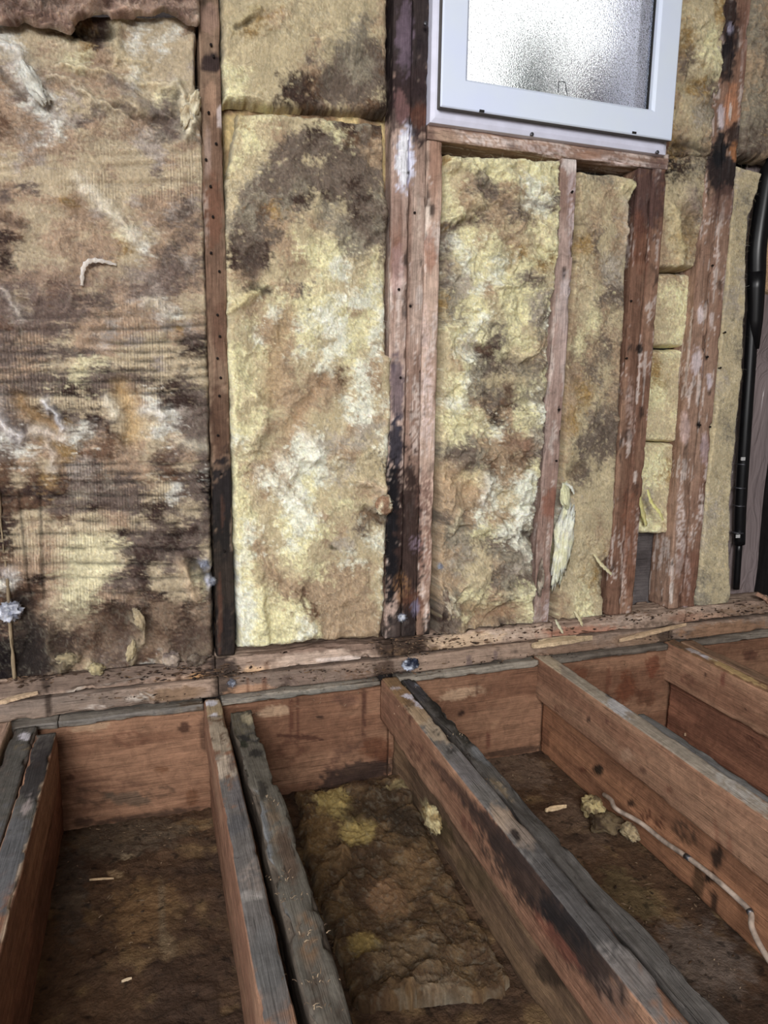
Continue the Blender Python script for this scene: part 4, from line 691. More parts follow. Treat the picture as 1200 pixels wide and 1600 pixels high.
M1t = """CCCCCCCCCCCCCT
CCCOTCCCCCCSTT
CCOCCCCCCCSSCT
CCCCCCCTCSSPPT
CCCCCCCPCPSSPB
CYCCCCTTPPSSPB
CYCCCDDBPPPPPD
YYCCCDDDPPPPCD
YOCYYCCBBCTBDD""".split('\n')
batt('insulation_batt', [(-160, 339), (160, 349)], [(-160, 613), (160, 609)], [(340, -150), (620, -150)], [(340, 157), (400, 163), (480, 168), (560, 172), (612, 178)],
     ascii_map(M1t, 340, 20, 0, 20), y0=-0.006, back=0.042, strokes=[([(365, 45), (385, 28), (400, 15)], 8, 0.012, (190, 176, 130), .5), ([(370, 42), (392, 30)], 5, -0.014, (90, 76, 56), .7), ([(425, 140), (480, 150), (560, 140)], 18, -0.006), ([(540, 65), (590, 80)], 10, 0.006)], seed=13, amp=0.008, big=0.006, fine=0.0022, nf=2500, rag=0.004, edge=0.014,
     ribs=lambda px, py, P: (np.sin(P[:, 0]*2*math.pi/0.0072)*np.exp(-((py-78)/22)**2)*sstep(px, 500, 530)*0.0012, 1-0.25*(np.sin(P[:, 0]*2*math.pi/0.0072) > 0.2)*np.exp(-((py-78)/20)**2)*sstep(px, 500, 530)),
     label='short cream batt with dark mouldy lower edge, top of the bay left of the window', group='insulation batts')
M1 = """OOCYYCCBBCTBDD
OCYCTCCCYPDSDD
OCYCTPPDPYBPBD
OCYCPPPPPPPTTB
OYCCPPPCPPPPTT
OCCSPPPPPPPPPT
CCSPPPSPPPDPPC
CCPSPSDCDPPDST
CSSBOSPCSCDPPD
SPSPTTCTSSPPSD
CPPPPTCCCSSPPP
CDPDTTYYYYSSCP
CDPDCTTYYWCCYC
TTTCCCCCYWCCYC
CCDYTTPYCCCYWC
YCTTYCYYYWWWYC
WCTCWTYWWYTYWC
YCYTTTWYWWYYWC
YCCWTTYYCWYYWC
YYCYTTWCWWYCWT
YYYCTTCCWCYWTC
YYYCTTCTTBCWTC
CYYCTTTTTTCWTC
CYCCTTTTTCWWCW
YYCYCTTCCCWWTC
YYYCTCTCCCTGGC
YWCCCTWWGGGGCW
YYCCTTWWWTTCCW
YYTTTWWWWCGCCD
YYTWWTWYWGCCCC
YYCTCWWYCCCTTW
YYCCCWWCCYYCGW
YYYCCYWWTCCTDW
YYWCCYWYYTCPCW
YYWTCWYCTGGCWW
WWWTCYYCCCWCCC
CWYTTCCYTTTTCW
CWYTTTTTTTTTCW
CWWYCTBTTTTTCW
CWWYYYYBTTTTCW
WWWYYYWCTTTTTC
YYWYYYWYTTTTTT
CYWYYYYTBTTTTT""".split('\n')
st1 = [([(372, 178), (362, 230), (352, 285)], 6, 0.010, (214, 200, 150), .4), ([(420, 215), (450, 250), (470, 300)], 16, 0.006), ([(495, 180), (530, 205), (545, 250)], 7, 0.008), ([(555, 180), (580, 230), (600, 300)], 14, -0.012), ([(395, 400), (398, 425)], 16, -0.012, (84, 68, 60), .9), ([(400, 448), (420, 455)], 7, -0.016, (62, 50, 42), .9), ([(355, 485), (380, 470), (400, 455)], 7, 0.014, (222, 210, 150), .5),
       ([(405, 490), (400, 570), (420, 640)], 20, -0.014), ([(450, 490), (430, 560), (425, 620)], 14, -0.010, (190, 164, 120), .5), ([(510, 590), (480, 630), (455, 670)], 10, -0.012, (176, 144, 108), .6), ([(508, 600), (514, 603)], 5, -0.012, (120, 90, 70), .6), ([(400, 620), (420, 630), (415, 670), (395, 690)], 8, 0.010), ([(360, 640), (380, 680), (400, 690)], 9, 0.008),
       ([(475, 680), (500, 700), (490, 720)], 10, 0.014, (232, 228, 210), .5), ([(440, 715), (460, 730), (450, 745)], 10, 0.010, (232, 228, 208), .5), ([(405, 735), (440, 760), (470, 785)], 7, 0.014, (228, 222, 200), .5), ([(520, 700), (560, 730), (555, 750)], 16, 0.008), ([(470, 750), (540, 760), (590, 770)], 9, -0.010), ([(570, 755), (600, 765)], 8, 0.018, (206, 180, 150), .6), ([(575, 800), (600, 815)], 9, -0.016, (110, 88, 66), .8),
       ([(375, 850), (400, 890), (410, 940), (405, 980)], 10, 0.012, (232, 224, 170), .4), ([(415, 850), (440, 900), (440, 960)], 12, -0.010), ([(480, 800), (490, 840), (470, 900)], 14, 0.010), ([(560, 820), (600, 850), (605, 900)], 8, 0.008), ([(473, 920), (474, 950)], 3, -0.006, (96, 66, 50), .8), ([(515, 852), (522, 857)], 3, 0.0, (90, 80, 50), .9), ([(440, 960), (480, 985), (520, 998)], 10, 0.012), ([(550, 990), (590, 985)], 14, 0.006), ([(420, 940), (423, 1000)], 6, -0.010)]
batt('insulation_batt', [(170, 372), (230, 362), (290, 351), (400, 350), (480, 352), (600, 356), (800, 364), (1008, 372)], [(170, 600), (330, 609), (470, 606), (555, 608), (560, 618), (690, 614), (740, 608), (800, 612), (860, 606), (960, 603), (1005, 596)], [(340, 172), (372, 170), (480, 174), (560, 182), (612, 190)], [(340, 1020), (440, 1012), (500, 1003), (610, 1003)],
     ascii_map(M1, 340, 20, 160, 20), y0=-0.010, back=0.042, strokes=st1, seed=17, amp=0.011, big=0.015, fine=0.003, nf=7000, rag=0.005, edge=0.016, lump=13,
     label='bright yellow cream batt, grey mould on its top third, left of the corner post', group='insulation batts')
# recessed wool behind the upper edges of the middle bay
flat = lambda c, c2: (lambda px, py, P, s: lin(c)+(lin(c2)-lin(c))*sstep(fbm(P, 20, 3, s), -0.4, 0.4)[:, None])
batt('insulation_batt', [(140, 343), (480, 348)], [(140, 612), (480, 612)], [(340, 140), (620, 140)], [(340, 480), (620, 480)], flat((206, 182, 126), (150, 120, 88)), y0=0.046, back=0.088, seed=19, step=0.006, nf=0, amp=0.006, rag=0.001,
     label='recessed ochre batt showing as a strip behind the mouldy top of the bright batt', group='insulation batts', cat='insulation')
M2 = """OYYYYYYYYYY
YCYYYYCYYYY
YCTSYYYWYYY
YCTPPTTWCYY
YYTCTTCWWPY
YYCPTPPCYYY
OPYCTCTYCYY
SWYTYTTCYCY
SYWYYCOCYYY
PCWYWCYYOYY
PSGYWYSPCYY
CSGWTYYYGYY
OSYYCYYGSYW
CSYWCYYGPWW
CYWYSYYCSWW
CYGYPSYYTYT
CCWDDYCCTWW
CTYSPPSSPWC
CYWSCCCSYCW
CYYSPPYSSTY
CWWTPBPYWBD
CYYCDTYYWWP
CYYYWTYSSSG
CYSTTTTTGGG
SPPSTTBPGSP
CPPSBTTYYSP
TTYCWTWWYGP
TTTTWCWWYSP
TTTTWCWWPPS
PPTWTTWWWPP
TSSYYWWSSPP
TSSCPPWSDYS
TTGCSSGWDCB
TGCCTPGSPTD
TTCCPSPPGYP
TSYYTDYYYYS
PTYYYTTYYPG
DPYTTTCYTSP
PPTTTPSPSPP
DTTPTTPPSTT""".split('\n')
st2 = [([(700, 250), (730, 250), (742, 275), (740, 310), (725, 335)], 13, 0.018), ([(745, 285), (760, 300)], 9, -0.018, (120, 100, 90), .6), ([(790, 318), (850, 322)], 6, -0.010, (110, 88, 80), .5), ([(780, 260), (810, 280), (800, 300)], 14, 0.010), ([(850, 290), (880, 300)], 8, 0.010), ([(720, 350), (740, 345)], 8, -0.016, (96, 72, 62), .6), ([(800, 340), (820, 370), (815, 400)], 10, 0.010), ([(760, 380), (790, 420)], 10, 0.008),
       ([(700, 360), (705, 400), (700, 440)], 9, -0.014, (110, 92, 90), .5), ([(750, 545), (765, 548)], 7, -0.008, (96, 70, 56), .9), ([(790, 560), (840, 575)], 7, -0.010, (120, 104, 86), .6), ([(790, 600), (800, 620)], 7, -0.010, (110, 82, 62), .7), ([(850, 560), (870, 590), (850, 600)], 8, 0.014), ([(800, 690), (820, 695)], 12, -0.008, (140, 104, 84), .8), ([(830, 680), (850, 690)], 6, 0.010, (190, 186, 170), .5), ([(850, 705), (845, 725)], 6, -0.012, (70, 56, 48), .8),
       ([(760, 745), (755, 790)], 6, 0.014, (232, 230, 216), .7), ([(700, 740), (730, 760)], 18, -0.014, (196, 164, 124), .7), ([(715, 800), (705, 830)], 6, 0.012, (206, 196, 160), .5), ([(820, 835), (850, 845)], 8, -0.014, (60, 46, 40), .8), ([(740, 820), (780, 830)], 12, 0.012), ([(760, 840), (800, 850)], 7, -0.010), ([(730, 950), (800, 960)], 14, -0.016, (140, 104, 76), .7), ([(700, 930), (715, 960)], 5, 0.012, (206, 200, 170), .6), ([(790, 930), (840, 920)], 9, 0.010, (214, 206, 170), .5), ([(690, 960), (695, 1000)], 5, -0.012, (60, 46, 40), .8)]
batt('insulation_batt', [(240, 693), (350, 694), (380, 694), (700, 686), (990, 682)], [(240, 882), (300, 882), (500, 868), (700, 852), (860, 838), (980, 838)], [(690, 238), (890, 246)], [(680, 1000), (760, 1004), (840, 984)],
     ascii_map(M2, 680, 20, 230, 19.6), y0=-0.004, strokes=st2, seed=23, amp=0.018, big=0.014, fine=0.004, nf=6500, rag=0.005, edge=0.016, lump=20, flen=0.024,
     label='lumpy pale yellow wool with grey specks, packed in the bay directly under the window', group='insulation batts')
M3 = """TTCSSCCP
TTCCTCYP
TTCTCTGP
TTOPCTGP
TTCTGGCP
TTCCPPCS
TTCYTCPP
TTYTPTPS
TTTPCTPD
TTOCTPPP
TOCPPPPP
TCPPPPPT
TCPCCCTT
GCCCCCCT
WCCTCCCT
YCCCTCCC
CCCOCCCS
TCYCCCCP
TCYCSCPT""".split('\n')
batt('insulation_batt', [(265, 905), (400, 897), (550, 884), (740, 878), (900, 870), (970, 870)], [(265, 1001), (330, 985), (480, 982), (700, 970), (850, 962), (900, 952), (970, 945)], [(905, 262), (960, 268), (1001, 280)], [(865, 985), (880, 972), (900, 985), (925, 970), (950, 972)],
     ascii_map(M3, 860, 20, 240, 40), y0=0.004, seed=29, amp=0.009, big=0.010, fine=0.0025, nf=4000, rag=0.004, edge=0.015, lump=11,
     strokes=[([(980, 290), (1000, 295)], 9, 0.014, (206, 194, 140), .5), ([(975, 315), (985, 350), (982, 380)], 6, 0.010, (190, 182, 170), .4), ([(905, 380), (930, 385)], 8, -0.008), ([(895, 540), (900, 590)], 10, -0.008, (110, 88, 78), .4), ([(930, 620), (925, 660)], 7, 0.008), ([(890, 740), (910, 730)], 9, -0.010, (110, 88, 60), .6), ([(905, 345), (915, 350)], 4, 0, (80, 60, 46), .5), ([(950, 880), (948, 930)], 8, -0.014, (96, 76, 60), .6)],
     label='narrow tan batt stained purple down its right side, right of the whitish cripple stud', group='insulation batts')
# narrow right bay: five stacked cuts
M4 = """TTTTCCCOB
TTTTOCYCB
TTTTPCYYB
TTTTCOPTP
TTTTCGSPD
TTBOTCTSP
TTTKDSDDK
TTTCCCCSC
TTTCTPGPC
TTTCOTCYT
TTTTTCTTT
TTCYYYCTT
TTCCYYOTT
TTCYYCCTT
TOOCCCTTT
TYYCCCTTT
CCCCYTTTT
CCYCTTTTT
YYYOTTTTT
CGCCOTTTT
CYYCOTTTT""".split('\n')
m4 = ascii_map(M4, 980, 20, 0, 40)
cuts = [(-170, 246, 'mouldy brown wool right of the window frame, above the black band', -0.004, 13, [(-30, 1048), (246, 1040)], [(-30, 1140), (120, 1131), (246, 1112)]),
        (236, 419, 'second wool piece of the narrow right bay, pale torn tongue above a straight cut', 0.008, 9, [(236, 1040), (419, 1028)], [(236, 1114), (280, 1112), (350, 1100), (419, 1088)]),
        (424, 541, 'third, smooth yellow wool block down the narrow right bay', 0.030, 4, [(424, 1024), (541, 1012)], [(424, 1098), (541, 1080)]),
        (545, 690, 'fourth wool block of the narrow right bay, folded under a thin dark joint', 0.034, 5, [(545, 1014), (690, 1000)], [(545, 1088), (690, 1072)]),
        (692, 834, 'lowest yellow wool block in the narrow right bay, hanging above bare grey sheathing', 0.034, 8, [(692, 998), (834, 990)], [(692, 1066), (834, 1056)])]
for i, (t, b_, lb, yy, amp, lf, rg) in enumerate(cuts):
    batt('insulation_batt', lf, rg, [(980, t), (1150, t+(4 if i == 2 else 0))], [(980, b_), (1060, b_+3), (1150, b_)], m4, y0=yy, seed=31+i, amp=amp*0.001, big=0.005, fine=0.002, nf=900, rag=0.003, edge=0.012, lump=22 if i == 0 else 14, label=lb, group='insulation batts', tone=1.0 if i < 2 else 1.15, step=0.0028,
         strokes=[([(1060, 225), (1100, 232)], 10, -0.010, (56, 46, 36), .8)] if i == 0 else ([([(1050, 330), (1062, 380), (1060, 415)], 8, 0.016, (212, 196, 146), .5), ([(1075, 330), (1085, 380)], 9, -0.010, (150, 126, 80), .5), ([(1080, 300), (1082, 325)], 10, 0.012, (140, 122, 118), .6)] if i == 1 else []))
M5 = """CCGCC
CCCSC
CCCCC
GCCCG
CCCGC
CCGCC
CCCCC
CCCSC
CGCCC
CCCCC
CCSCG
CCCCC
CCCCC
CGCCS
GCCCG
CCCCC
SCCCC
SCSCC""".split('\n')
batt('insulation_batt', [(258, 1150), (430, 1134), (600, 1118), (780, 1100), (930, 1086), (960, 1086)], [(258, 1199), (300, 1185), (340, 1170), (430, 1166), (550, 1167), (600, 1160), (700, 1150), (800, 1145), (880, 1142), (930, 1146), (960, 1140)], [(1150, 256), (1199, 268)], [(1086, 955), (1146, 955)],
     ascii_map(M5, 1085, 22, 255, 40), y0=0.002, back=0.05, seed=41, amp=0.004, big=0.006, fine=0.0015, nf=2500, rag=0.004, edge=0.012, tone=1.0,
     label='full-length pale cream batt between the right-hand studs and the black pipe', group='insulation batts')
M5t = """TSTTB
SSPSD
TTPSD
TSTSB
SSPCC
PPPPP
DDTDO""".split('\n')
batt('insulation_batt', [(-30, 1178), (250, 1155)], [(-30, 1260), (250, 1240)], [(1150, -200), (1260, -200)], [(1150, 246), (1200, 250), (1260, 262)], ascii_map(M5t, 1155, 20, 0, 40), y0=0.0, back=0.05, seed=43, amp=0.013, big=0.006, fine=0.003, nf=1200,
     label='mouldy grey-brown wool in the top right corner, right of the orange-scarred studs', group='insulation batts')
batt('insulation_batt', [(360, 1194), (470, 1192)], [(360, 1260), (470, 1260)], [(1190, 350), (1260, 350)], [(1190, 460), (1260, 466)], flat((206, 172, 130), (186, 150, 110)), y0=0.05, seed=44, nf=100, step=0.005,
     label='tan wool scrap glimpsed right of the black pipe at the right border', group='insulation batts')
# brown shredded flap at the top left
batt('torn_flap', [(-30, -80), (60, -80)], [(-30, 312), (30, 310), (60, 306)], [(-80, -40), (312, -40)], [(-80, 36), (0, 30), (40, 30), (75, 38), (108, 46), (125, 22), (150, 17), (200, 20), (240, 14), (270, 18), (300, 32), (312, 34)],
     lambda px, py, P, s: (lin((170, 142, 124))+(lin((122, 96, 84))-lin((170, 142, 124)))*sstep(fbm(P*np.array([.5, 1, 1.6]), 50, 4, s), -0.3, 0.4)[:, None])*(1-0.65*np.exp(-((px-75)/28)**2-((py-2)/12)**2))[:, None],
     y0=-0.046, back=-0.024, seed=51, amp=0.016, big=0.008, fine=0.006, nf=2500, rag=0.006, edge=0.008, lump=26, label='brown shredded flap curling over the top of the left batt', cat='torn flap')
# torn wads and wisps
def wad(px, py, y, size, base, lb, seed, base2=None, tilt=0, nf=300, sp=0.5): return tuft('wool_tuft', W(px, py, y), size, base, lb, 'wool tuft', seed, sp, base2, nf=nf, tilt=tilt, group='torn wool tufts')
wad(880, 850, -0.012, (0.020, 0.012, 0.095), (230, 230, 210), 'long white-green wool tuft spilling right of the cripple stud base', 61, (222, 220, 180), tilt=0.12, nf=1500, sp=1.0)
wad(884, 775, -0.012, (0.012, 0.009, 0.030), (216, 214, 170), 'small wool tuft above the long white-green one', 62, tilt=-0.1)
wad(600, 790, -0.020, (0.018, 0.012, 0.020), (226, 214, 180), 'curled wool tuft overhanging the black foot of the corner post', 63, (150, 116, 90))
wad(217, 968, -0.020, (0.009, 0.009, 0.022), (176, 158, 124), 'upper of two pale curls on the rotted foot of the left batt', 64, tilt=-0.3)
wad(205, 1018, -0.016, (0.008, 0.008, 0.020), (172, 156, 120), 'lower of two pale curls on the rotted foot of the left batt', 65, tilt=0.3)
wad(268, 1030, -0.016, (0.018, 0.010, 0.018), (176, 158, 140), 'grey frayed tuft at the bottom right of the left batt', 66, (120, 104, 96))
wad(308, 1032, -0.014, (0.020, 0.010, 0.012), (138, 124, 108), 'dull stringy tuft beside the black stud foot', 67, (90, 76, 66))
wad(150, 1045, -0.014, (0.016, 0.010, 0.012), (170, 156, 116), 'olive tuft on the plate under the left batt', 68)
wad(105, 1030, -0.014, (0.020, 0.010, 0.014), (150, 136, 104), 'curled olive tuft near the left foot of the wall', 69)
wad(700, 940, -0.012, (0.010, 0.008, 0.030), (190, 176, 150), 'ragged tuft at the lower left of the under-window wool', 70, (120, 100, 86), tilt=-0.3)
wad(845, 905, -0.010, (0.008, 0.010, 0.040), (176, 164, 146), 'grey tuft squeezed against the cripple stud', 71, (104, 88, 76))
wad(298, 175, -0.022, (0.014, 0.014, 0.034), (222, 212, 180), 'cream curl of wool at the upper right of the left batt', 72, (170, 150, 116), tilt=0.35)
wad(55, 132, -0.022, (0.014, 0.012, 0.036), (206, 206, 196), 'whitish hanging fold of wool at the upper left of the left batt', 73, (176, 172, 160), tilt=-0.5)
def cw(px, py, y, r, lb, seed): return tuft('mould_fluff', W(px, py, y), (r, r*0.7, r*0.8), (206, 210, 222), lb, 'mould', seed, 0.9, (120, 124, 140), nf=500, g=.8)
tuft('mould_fluff', W(640, 1038, -0.03), (0.020, 0.012, 0.013), (196, 206, 224), 'blue-white mould fluff at the foot of the corner post', 'mould', 81, 0.6, (40, 46, 66), nf=300)
cw(362, 1067, -0.026, 0.007, 'small bluish mould fluff on the plate below the black stud foot', 82)
cw(15, 955, -0.01, 0.022, 'white mould fluff on the black stud at the left border', 83)
cw(628, 965, -0.006, 0.009, 'pale blue mould fluff on the rotten corner post', 84)
cw(320, 882, -0.012, 0.008, 'upper white mould dot left of the black stud', 85); cw(331, 908, -0.012, 0.006, 'lower white mould dot left of the black stud', 86)
cw(688, 885, -0.006, 0.004, 'tiny white mould dot right of the corner post', 87)
# wisps
strip('wool_wisp', [W(1012, 765, -0.01), W(1018, 785, -0.02), W(1030, 800, -0.03), W(1036, 813, -0.028)], 0.010, (226, 216, 130), 'yellow torn wisp sticking out of the narrow right bay', 'wool wisp', 3)
strip('wool_wisp', [W(998, 770, 0.02), W(1003, 795, 0.01), W(1010, 822, 0.012)], 0.014, (216, 204, 130), 'wide yellow wisp hanging left of the torn one in the narrow right bay', 'wool wisp', 4)
strip('wool_wisp', [W(928, 865, -0.005), W(938, 880, -0.02), W(948, 890, -0.028), W(956, 898, -0.03)], 0.010, (214, 200, 156), 'cream curled wisp touching the foot of the twin studs', 'wool wisp', 5)
strip('wool_wisp', [W(868, 968, -0.003), W(873, 978, -0.014), W(880, 990, -0.016)], 0.008, (222, 212, 170), 'left of two wisps drooping onto the sole plate', 'wool wisp', 6)
strip('wool_wisp', [W(898, 955, -0.003), W(906, 968, -0.014), W(910, 978, -0.016)], 0.010, (206, 192, 150), 'right of two wisps drooping onto the sole plate', 'wool wisp', 7)
strip('paper_shred', [W(128, 446, -0.016), W(130, 420, -0.022), W(140, 408, -0.024), W(160, 408, -0.02), W(182, 414, -0.012)], 0.009, (214, 202, 190), 'white hooked paper shred on the mouldy left batt', 'shred', 8)
strip('wool_wisp', [W(884, 755, -0.01), W(893, 762, -0.02), W(897, 772, -0.022)], 0.008, (222, 220, 200), 'pale curled wisp over the whitish cripple stud', 'wool wisp', 9)
# the long split sliver on the left black stud
spl = lumber('wood_sliver', (-0.296, -0.289), (-0.012, 0.0), (0.09, 0.52), 'z', (150, 130, 100), None, (110, 92, 70), g=0.8, seed=131, low=0.004, chip=0.003, dens=0.002, long=0.004)
tag(spl, 'long curved pale sliver split off beside the black stud at the left border', 'sliver')
# splinters and sticks
def shard(p, q, w, th, lb, seed, base=(206, 178, 138), name='wood_splinter', cat='splinter', g=.8):
    p, q = np.array(p), np.array(q); d = q-p; L = np.linalg.norm(d); d /= L; s = np.cross(d, [0, 0, 1]); s /= np.linalg.norm(s); u_ = np.cross(s, d); V = []; n = 14
    rng = np.random.default_rng(seed)
    for i in range(n+1):
        t = i/n; ww = w*(0.35+0.65*min(1, t*5))*(1 if t < .6 else (1-t)/.4*.85+.15)*(1+0.15*rng.normal()); c = p+d*L*t+u_*math.sin(t*3)*th*0.4
        for (a, b_) in ((-.5, 0), (.5, 0), (.45, 1), (-.1, 1.25), (-.5, .8)): V.append(c+s*a*ww+u_*b_*th)
    Fs = [(i*5+k, i*5+(k+1) % 5, (i+1)*5+(k+1) % 5, (i+1)*5+k) for i in range(n) for k in range(5)]+[tuple(range(4, -1, -1)), tuple(range(n*5, n*5+5))]
    V = np.array(V); col = np.tile(lin(base)/g, (len(V), 1))*(1+0.15*fbm(V, 200, 2, seed))[:, None]
    o = link(name, mesh(name, V, Fs, col, smooth=False), M_wx); origin(o, p); return tag(o, lb, cat)
shard(W(832, 1012, -0.045), W(925, 1000, -0.03), 0.030, 0.010, 'large pale wedge-shaped splinter on the plate just above the clean joist end', 1)
shard(W(968, 1003, -0.04), W(1072, 978, -0.026), 0.018, 0.007, 'long pale splinter lying along the plate left of the rightmost joist', 2, (200, 168, 130))
shard(W(842, 1004, -0.022), W(900, 997, -0.02), 0.016, 0.006, 'short pale splinter on top of the wedge-shaped one', 3, (222, 198, 158))
shard(W(0, 1100, -0.03), W(60, 1085, -0.028), 0.02, 0.006, 'flat tan splinter at the left end of the sole plate', 4, (190, 160, 126))
shard(W(1180, 930, -0.01), W(1200, 945, -0.02), 0.018, 0.010, 'broken brown stick at the right border of the plate', 5, (160, 120, 96))
shard(G(852, 1268, -0.262), G(885, 1262, -0.262), 0.012, 0.006, 'pale stick lying flat on the soil right of the charred joist', 6, (214, 184, 140), name='loose_stick', cat='stick', g=.6)
shard(G(140, 1376, -0.262), G(178, 1374, -0.262), 0.003, 0.003, 'thin pale stalk on the soil of the leftmost bay', 7, (190, 160, 120), name='loose_stick', cat='stick', g=.6)
shard(G(190, 1535, -0.26), G(206, 1530, -0.26), 0.004, 0.003, 'tiny pale chip on the near soil of the leftmost bay', 8, (210, 186, 150), name='loose_stick', cat='stick', g=.6)
shard(G(1070, 1150, -0.25), G(1088, 1136, -0.25), 0.014, 0.007, 'pale chip on the soil right of the clean joist', 9, (170, 140, 108), name='loose_stick', cat='stick', g=.6)
# strewn wood shavings on the plates and joist tops
def shavings(name, spots, n, lb, seed, zf):
    rng = np.random.default_rng(seed); V = []; Fs = []
    cols = []
    for k in range(n):
        a, b_, sp = spots[rng.integers(len(spots))]; p = zf(a+rng.normal()*sp, b_+rng.normal()*sp*0.35); L = rng.uniform(.002, .008); an = rng.uniform(0, 6.28); d = np.array([math.cos(an), math.sin(an), rng.uniform(-.1, .4)])*L; s = np.array([-math.sin(an), math.cos(an), 0.2])*rng.uniform(.0003, .0008)
        i = len(V); mid = p+d*.5+np.array([0, 0, .0015]); V += [p-s, p+s, mid+s, mid-s, p+d+s*.4, p+d-s*.4]; Fs += [(i, i+1, i+2, i+3), (i+3, i+2, i+4, i+5)]
        c = lin([(156, 130, 100), (120, 96, 72), (96, 76, 58), (176, 152, 120)][rng.integers(4)])/.8; cols += [c]*6
    o = link(name, mesh(name, np.array(V), Fs, np.array(cols)), M_wx); tag(o, lb, 'shavings'); o['kind'] = 'stuff'
shavings('wood_shavings', [(600, 1052, 50), (530, 1062, 40), (720, 1062, 60), (450, 1075, 50), (660, 1025, 40), (250, 1100, 60), (900, 1025, 60), (1050, 990, 60)], 700, 'fine wood shavings strewn along the plates at the foot of the wall', 5, lambda a, b_: W(a, b_, -0.036)+np.array([0, 0, 0.003]))
shavings('wood_shavings', [(618, 1075, 14), (640, 1105, 14), (425, 1250, 12), (445, 1370, 14), (478, 1460, 16), (485, 1530, 18), (770, 1225, 14), (720, 1150, 12), (395, 1115, 12), (500, 1570, 14), (455, 1400, 14)], 160, 'short wood shavings caught on the tops of the floor joists', 6, lambda a, b_: G(a, b_, 0.001))
shavings('debris_flecks', [(200, 1350, 70), (220, 1480, 80), (540, 1350, 70), (620, 1500, 70), (830, 1250, 50), (1000, 1420, 60), (1100, 1520, 60)], 220, 'pale chips scattered over the soil between the joists', 7, lambda a, b_: G(a, b_, -0.262))

def crumbs(name, spots, n, lb, seed, zf, cols, big=0.006):
    rng = np.random.default_rng(seed); V = []; Fs = []; cc = []
    T = np.array([[1, 0, 0], [-1, 0, 0], [0, 1, 0], [0, -1, 0], [0, 0, 1], [0, 0, -1]], float)
    for k in range(n):
        a, b_, sx, sy = spots[rng.integers(len(spots))]; p = zf(a+rng.normal()*sx, b_+rng.normal()*sy); r = big*rng.uniform(.2, 1)**1.6
        q = T*r*rng.uniform(.4, 1.2, (6, 1))*np.array([rng.uniform(.8, 3.0), .8, .6]); an = rng.normal()*0.5; c_, s_ = math.cos(an), math.sin(an)
        q = q@np.array([[c_, s_, 0], [-s_, c_, 0], [0, 0, 1]]); i = len(V); V += list(q+p)
        Fs += [(i+x, i+y, i+z) for x, y, z in ((0, 2, 4), (2, 1, 4), (1, 3, 4), (3, 0, 4), (2, 0, 5), (1, 2, 5), (3, 1, 5), (0, 3, 5))]; cc += [lin(cols[rng.integers(len(cols))])/.8*rng.uniform(.7, 1.2)]*6
    o = link(name, mesh(name, np.array(V), Fs, np.array(cc), smooth=False), M_wx); tag(o, lb, 'rot crumbs'); o['kind'] = 'stuff'
ROT = [(110, 84, 62), (72, 54, 44), (128, 100, 76), (56, 44, 38), (92, 70, 54)]
def on_plate(a, b_):
    p = W(a, b_, -0.013); zz = p[2]
    if zz > 0.086: q = G(a, b_, 0.088); q[1] = min(q[1], 0.03); return q+np.array([0, 0, .001])
    return p
crumbs('rot_crumbs', [(630, 1010, 34, 12), (640, 1025, 30, 8), (660, 1000, 30, 8), (345, 1045, 26, 8), (340, 1055, 30, 6), (280, 1050, 40, 5), (150, 1058, 80, 4), (40, 1060, 30, 6), (730, 1000, 60, 5), (850, 985, 50, 5), (980, 962, 40, 6), (1020, 962, 40, 6), (1110, 955, 50, 6), (1180, 945, 20, 6)], 1100, 'crumbled rotten wood heaped along the upper sole plate', 15, on_plate, ROT)
crumbs('rot_crumbs', [(420, 1060, 60, 2), (520, 1048, 60, 2), (600, 1045, 30, 5), (700, 1050, 60, 2), (800, 1035, 60, 2), (600, 1062, 24, 6), (1050, 995, 30, 4), (900, 1024, 60, 3), (200, 1090, 80, 3)], 500, 'crumbled rotten wood along the lower sole plate and joist heads', 16, lambda a, b_: W(a, b_, -0.026), ROT, 0.004)
crumbs('soil_crumbs', [(200, 1400, 70, 90), (560, 1400, 70, 90), (860, 1260, 60, 50), (1030, 1440, 80, 70), (240, 1300, 60, 10), (1100, 1150, 40, 30)], 900, 'dark crumbs and grit scattered over the soil', 17, lambda a, b_: G(a, b_, -0.268), [(84, 64, 46), (104, 80, 58), (70, 54, 42), (130, 106, 80)], 0.004)

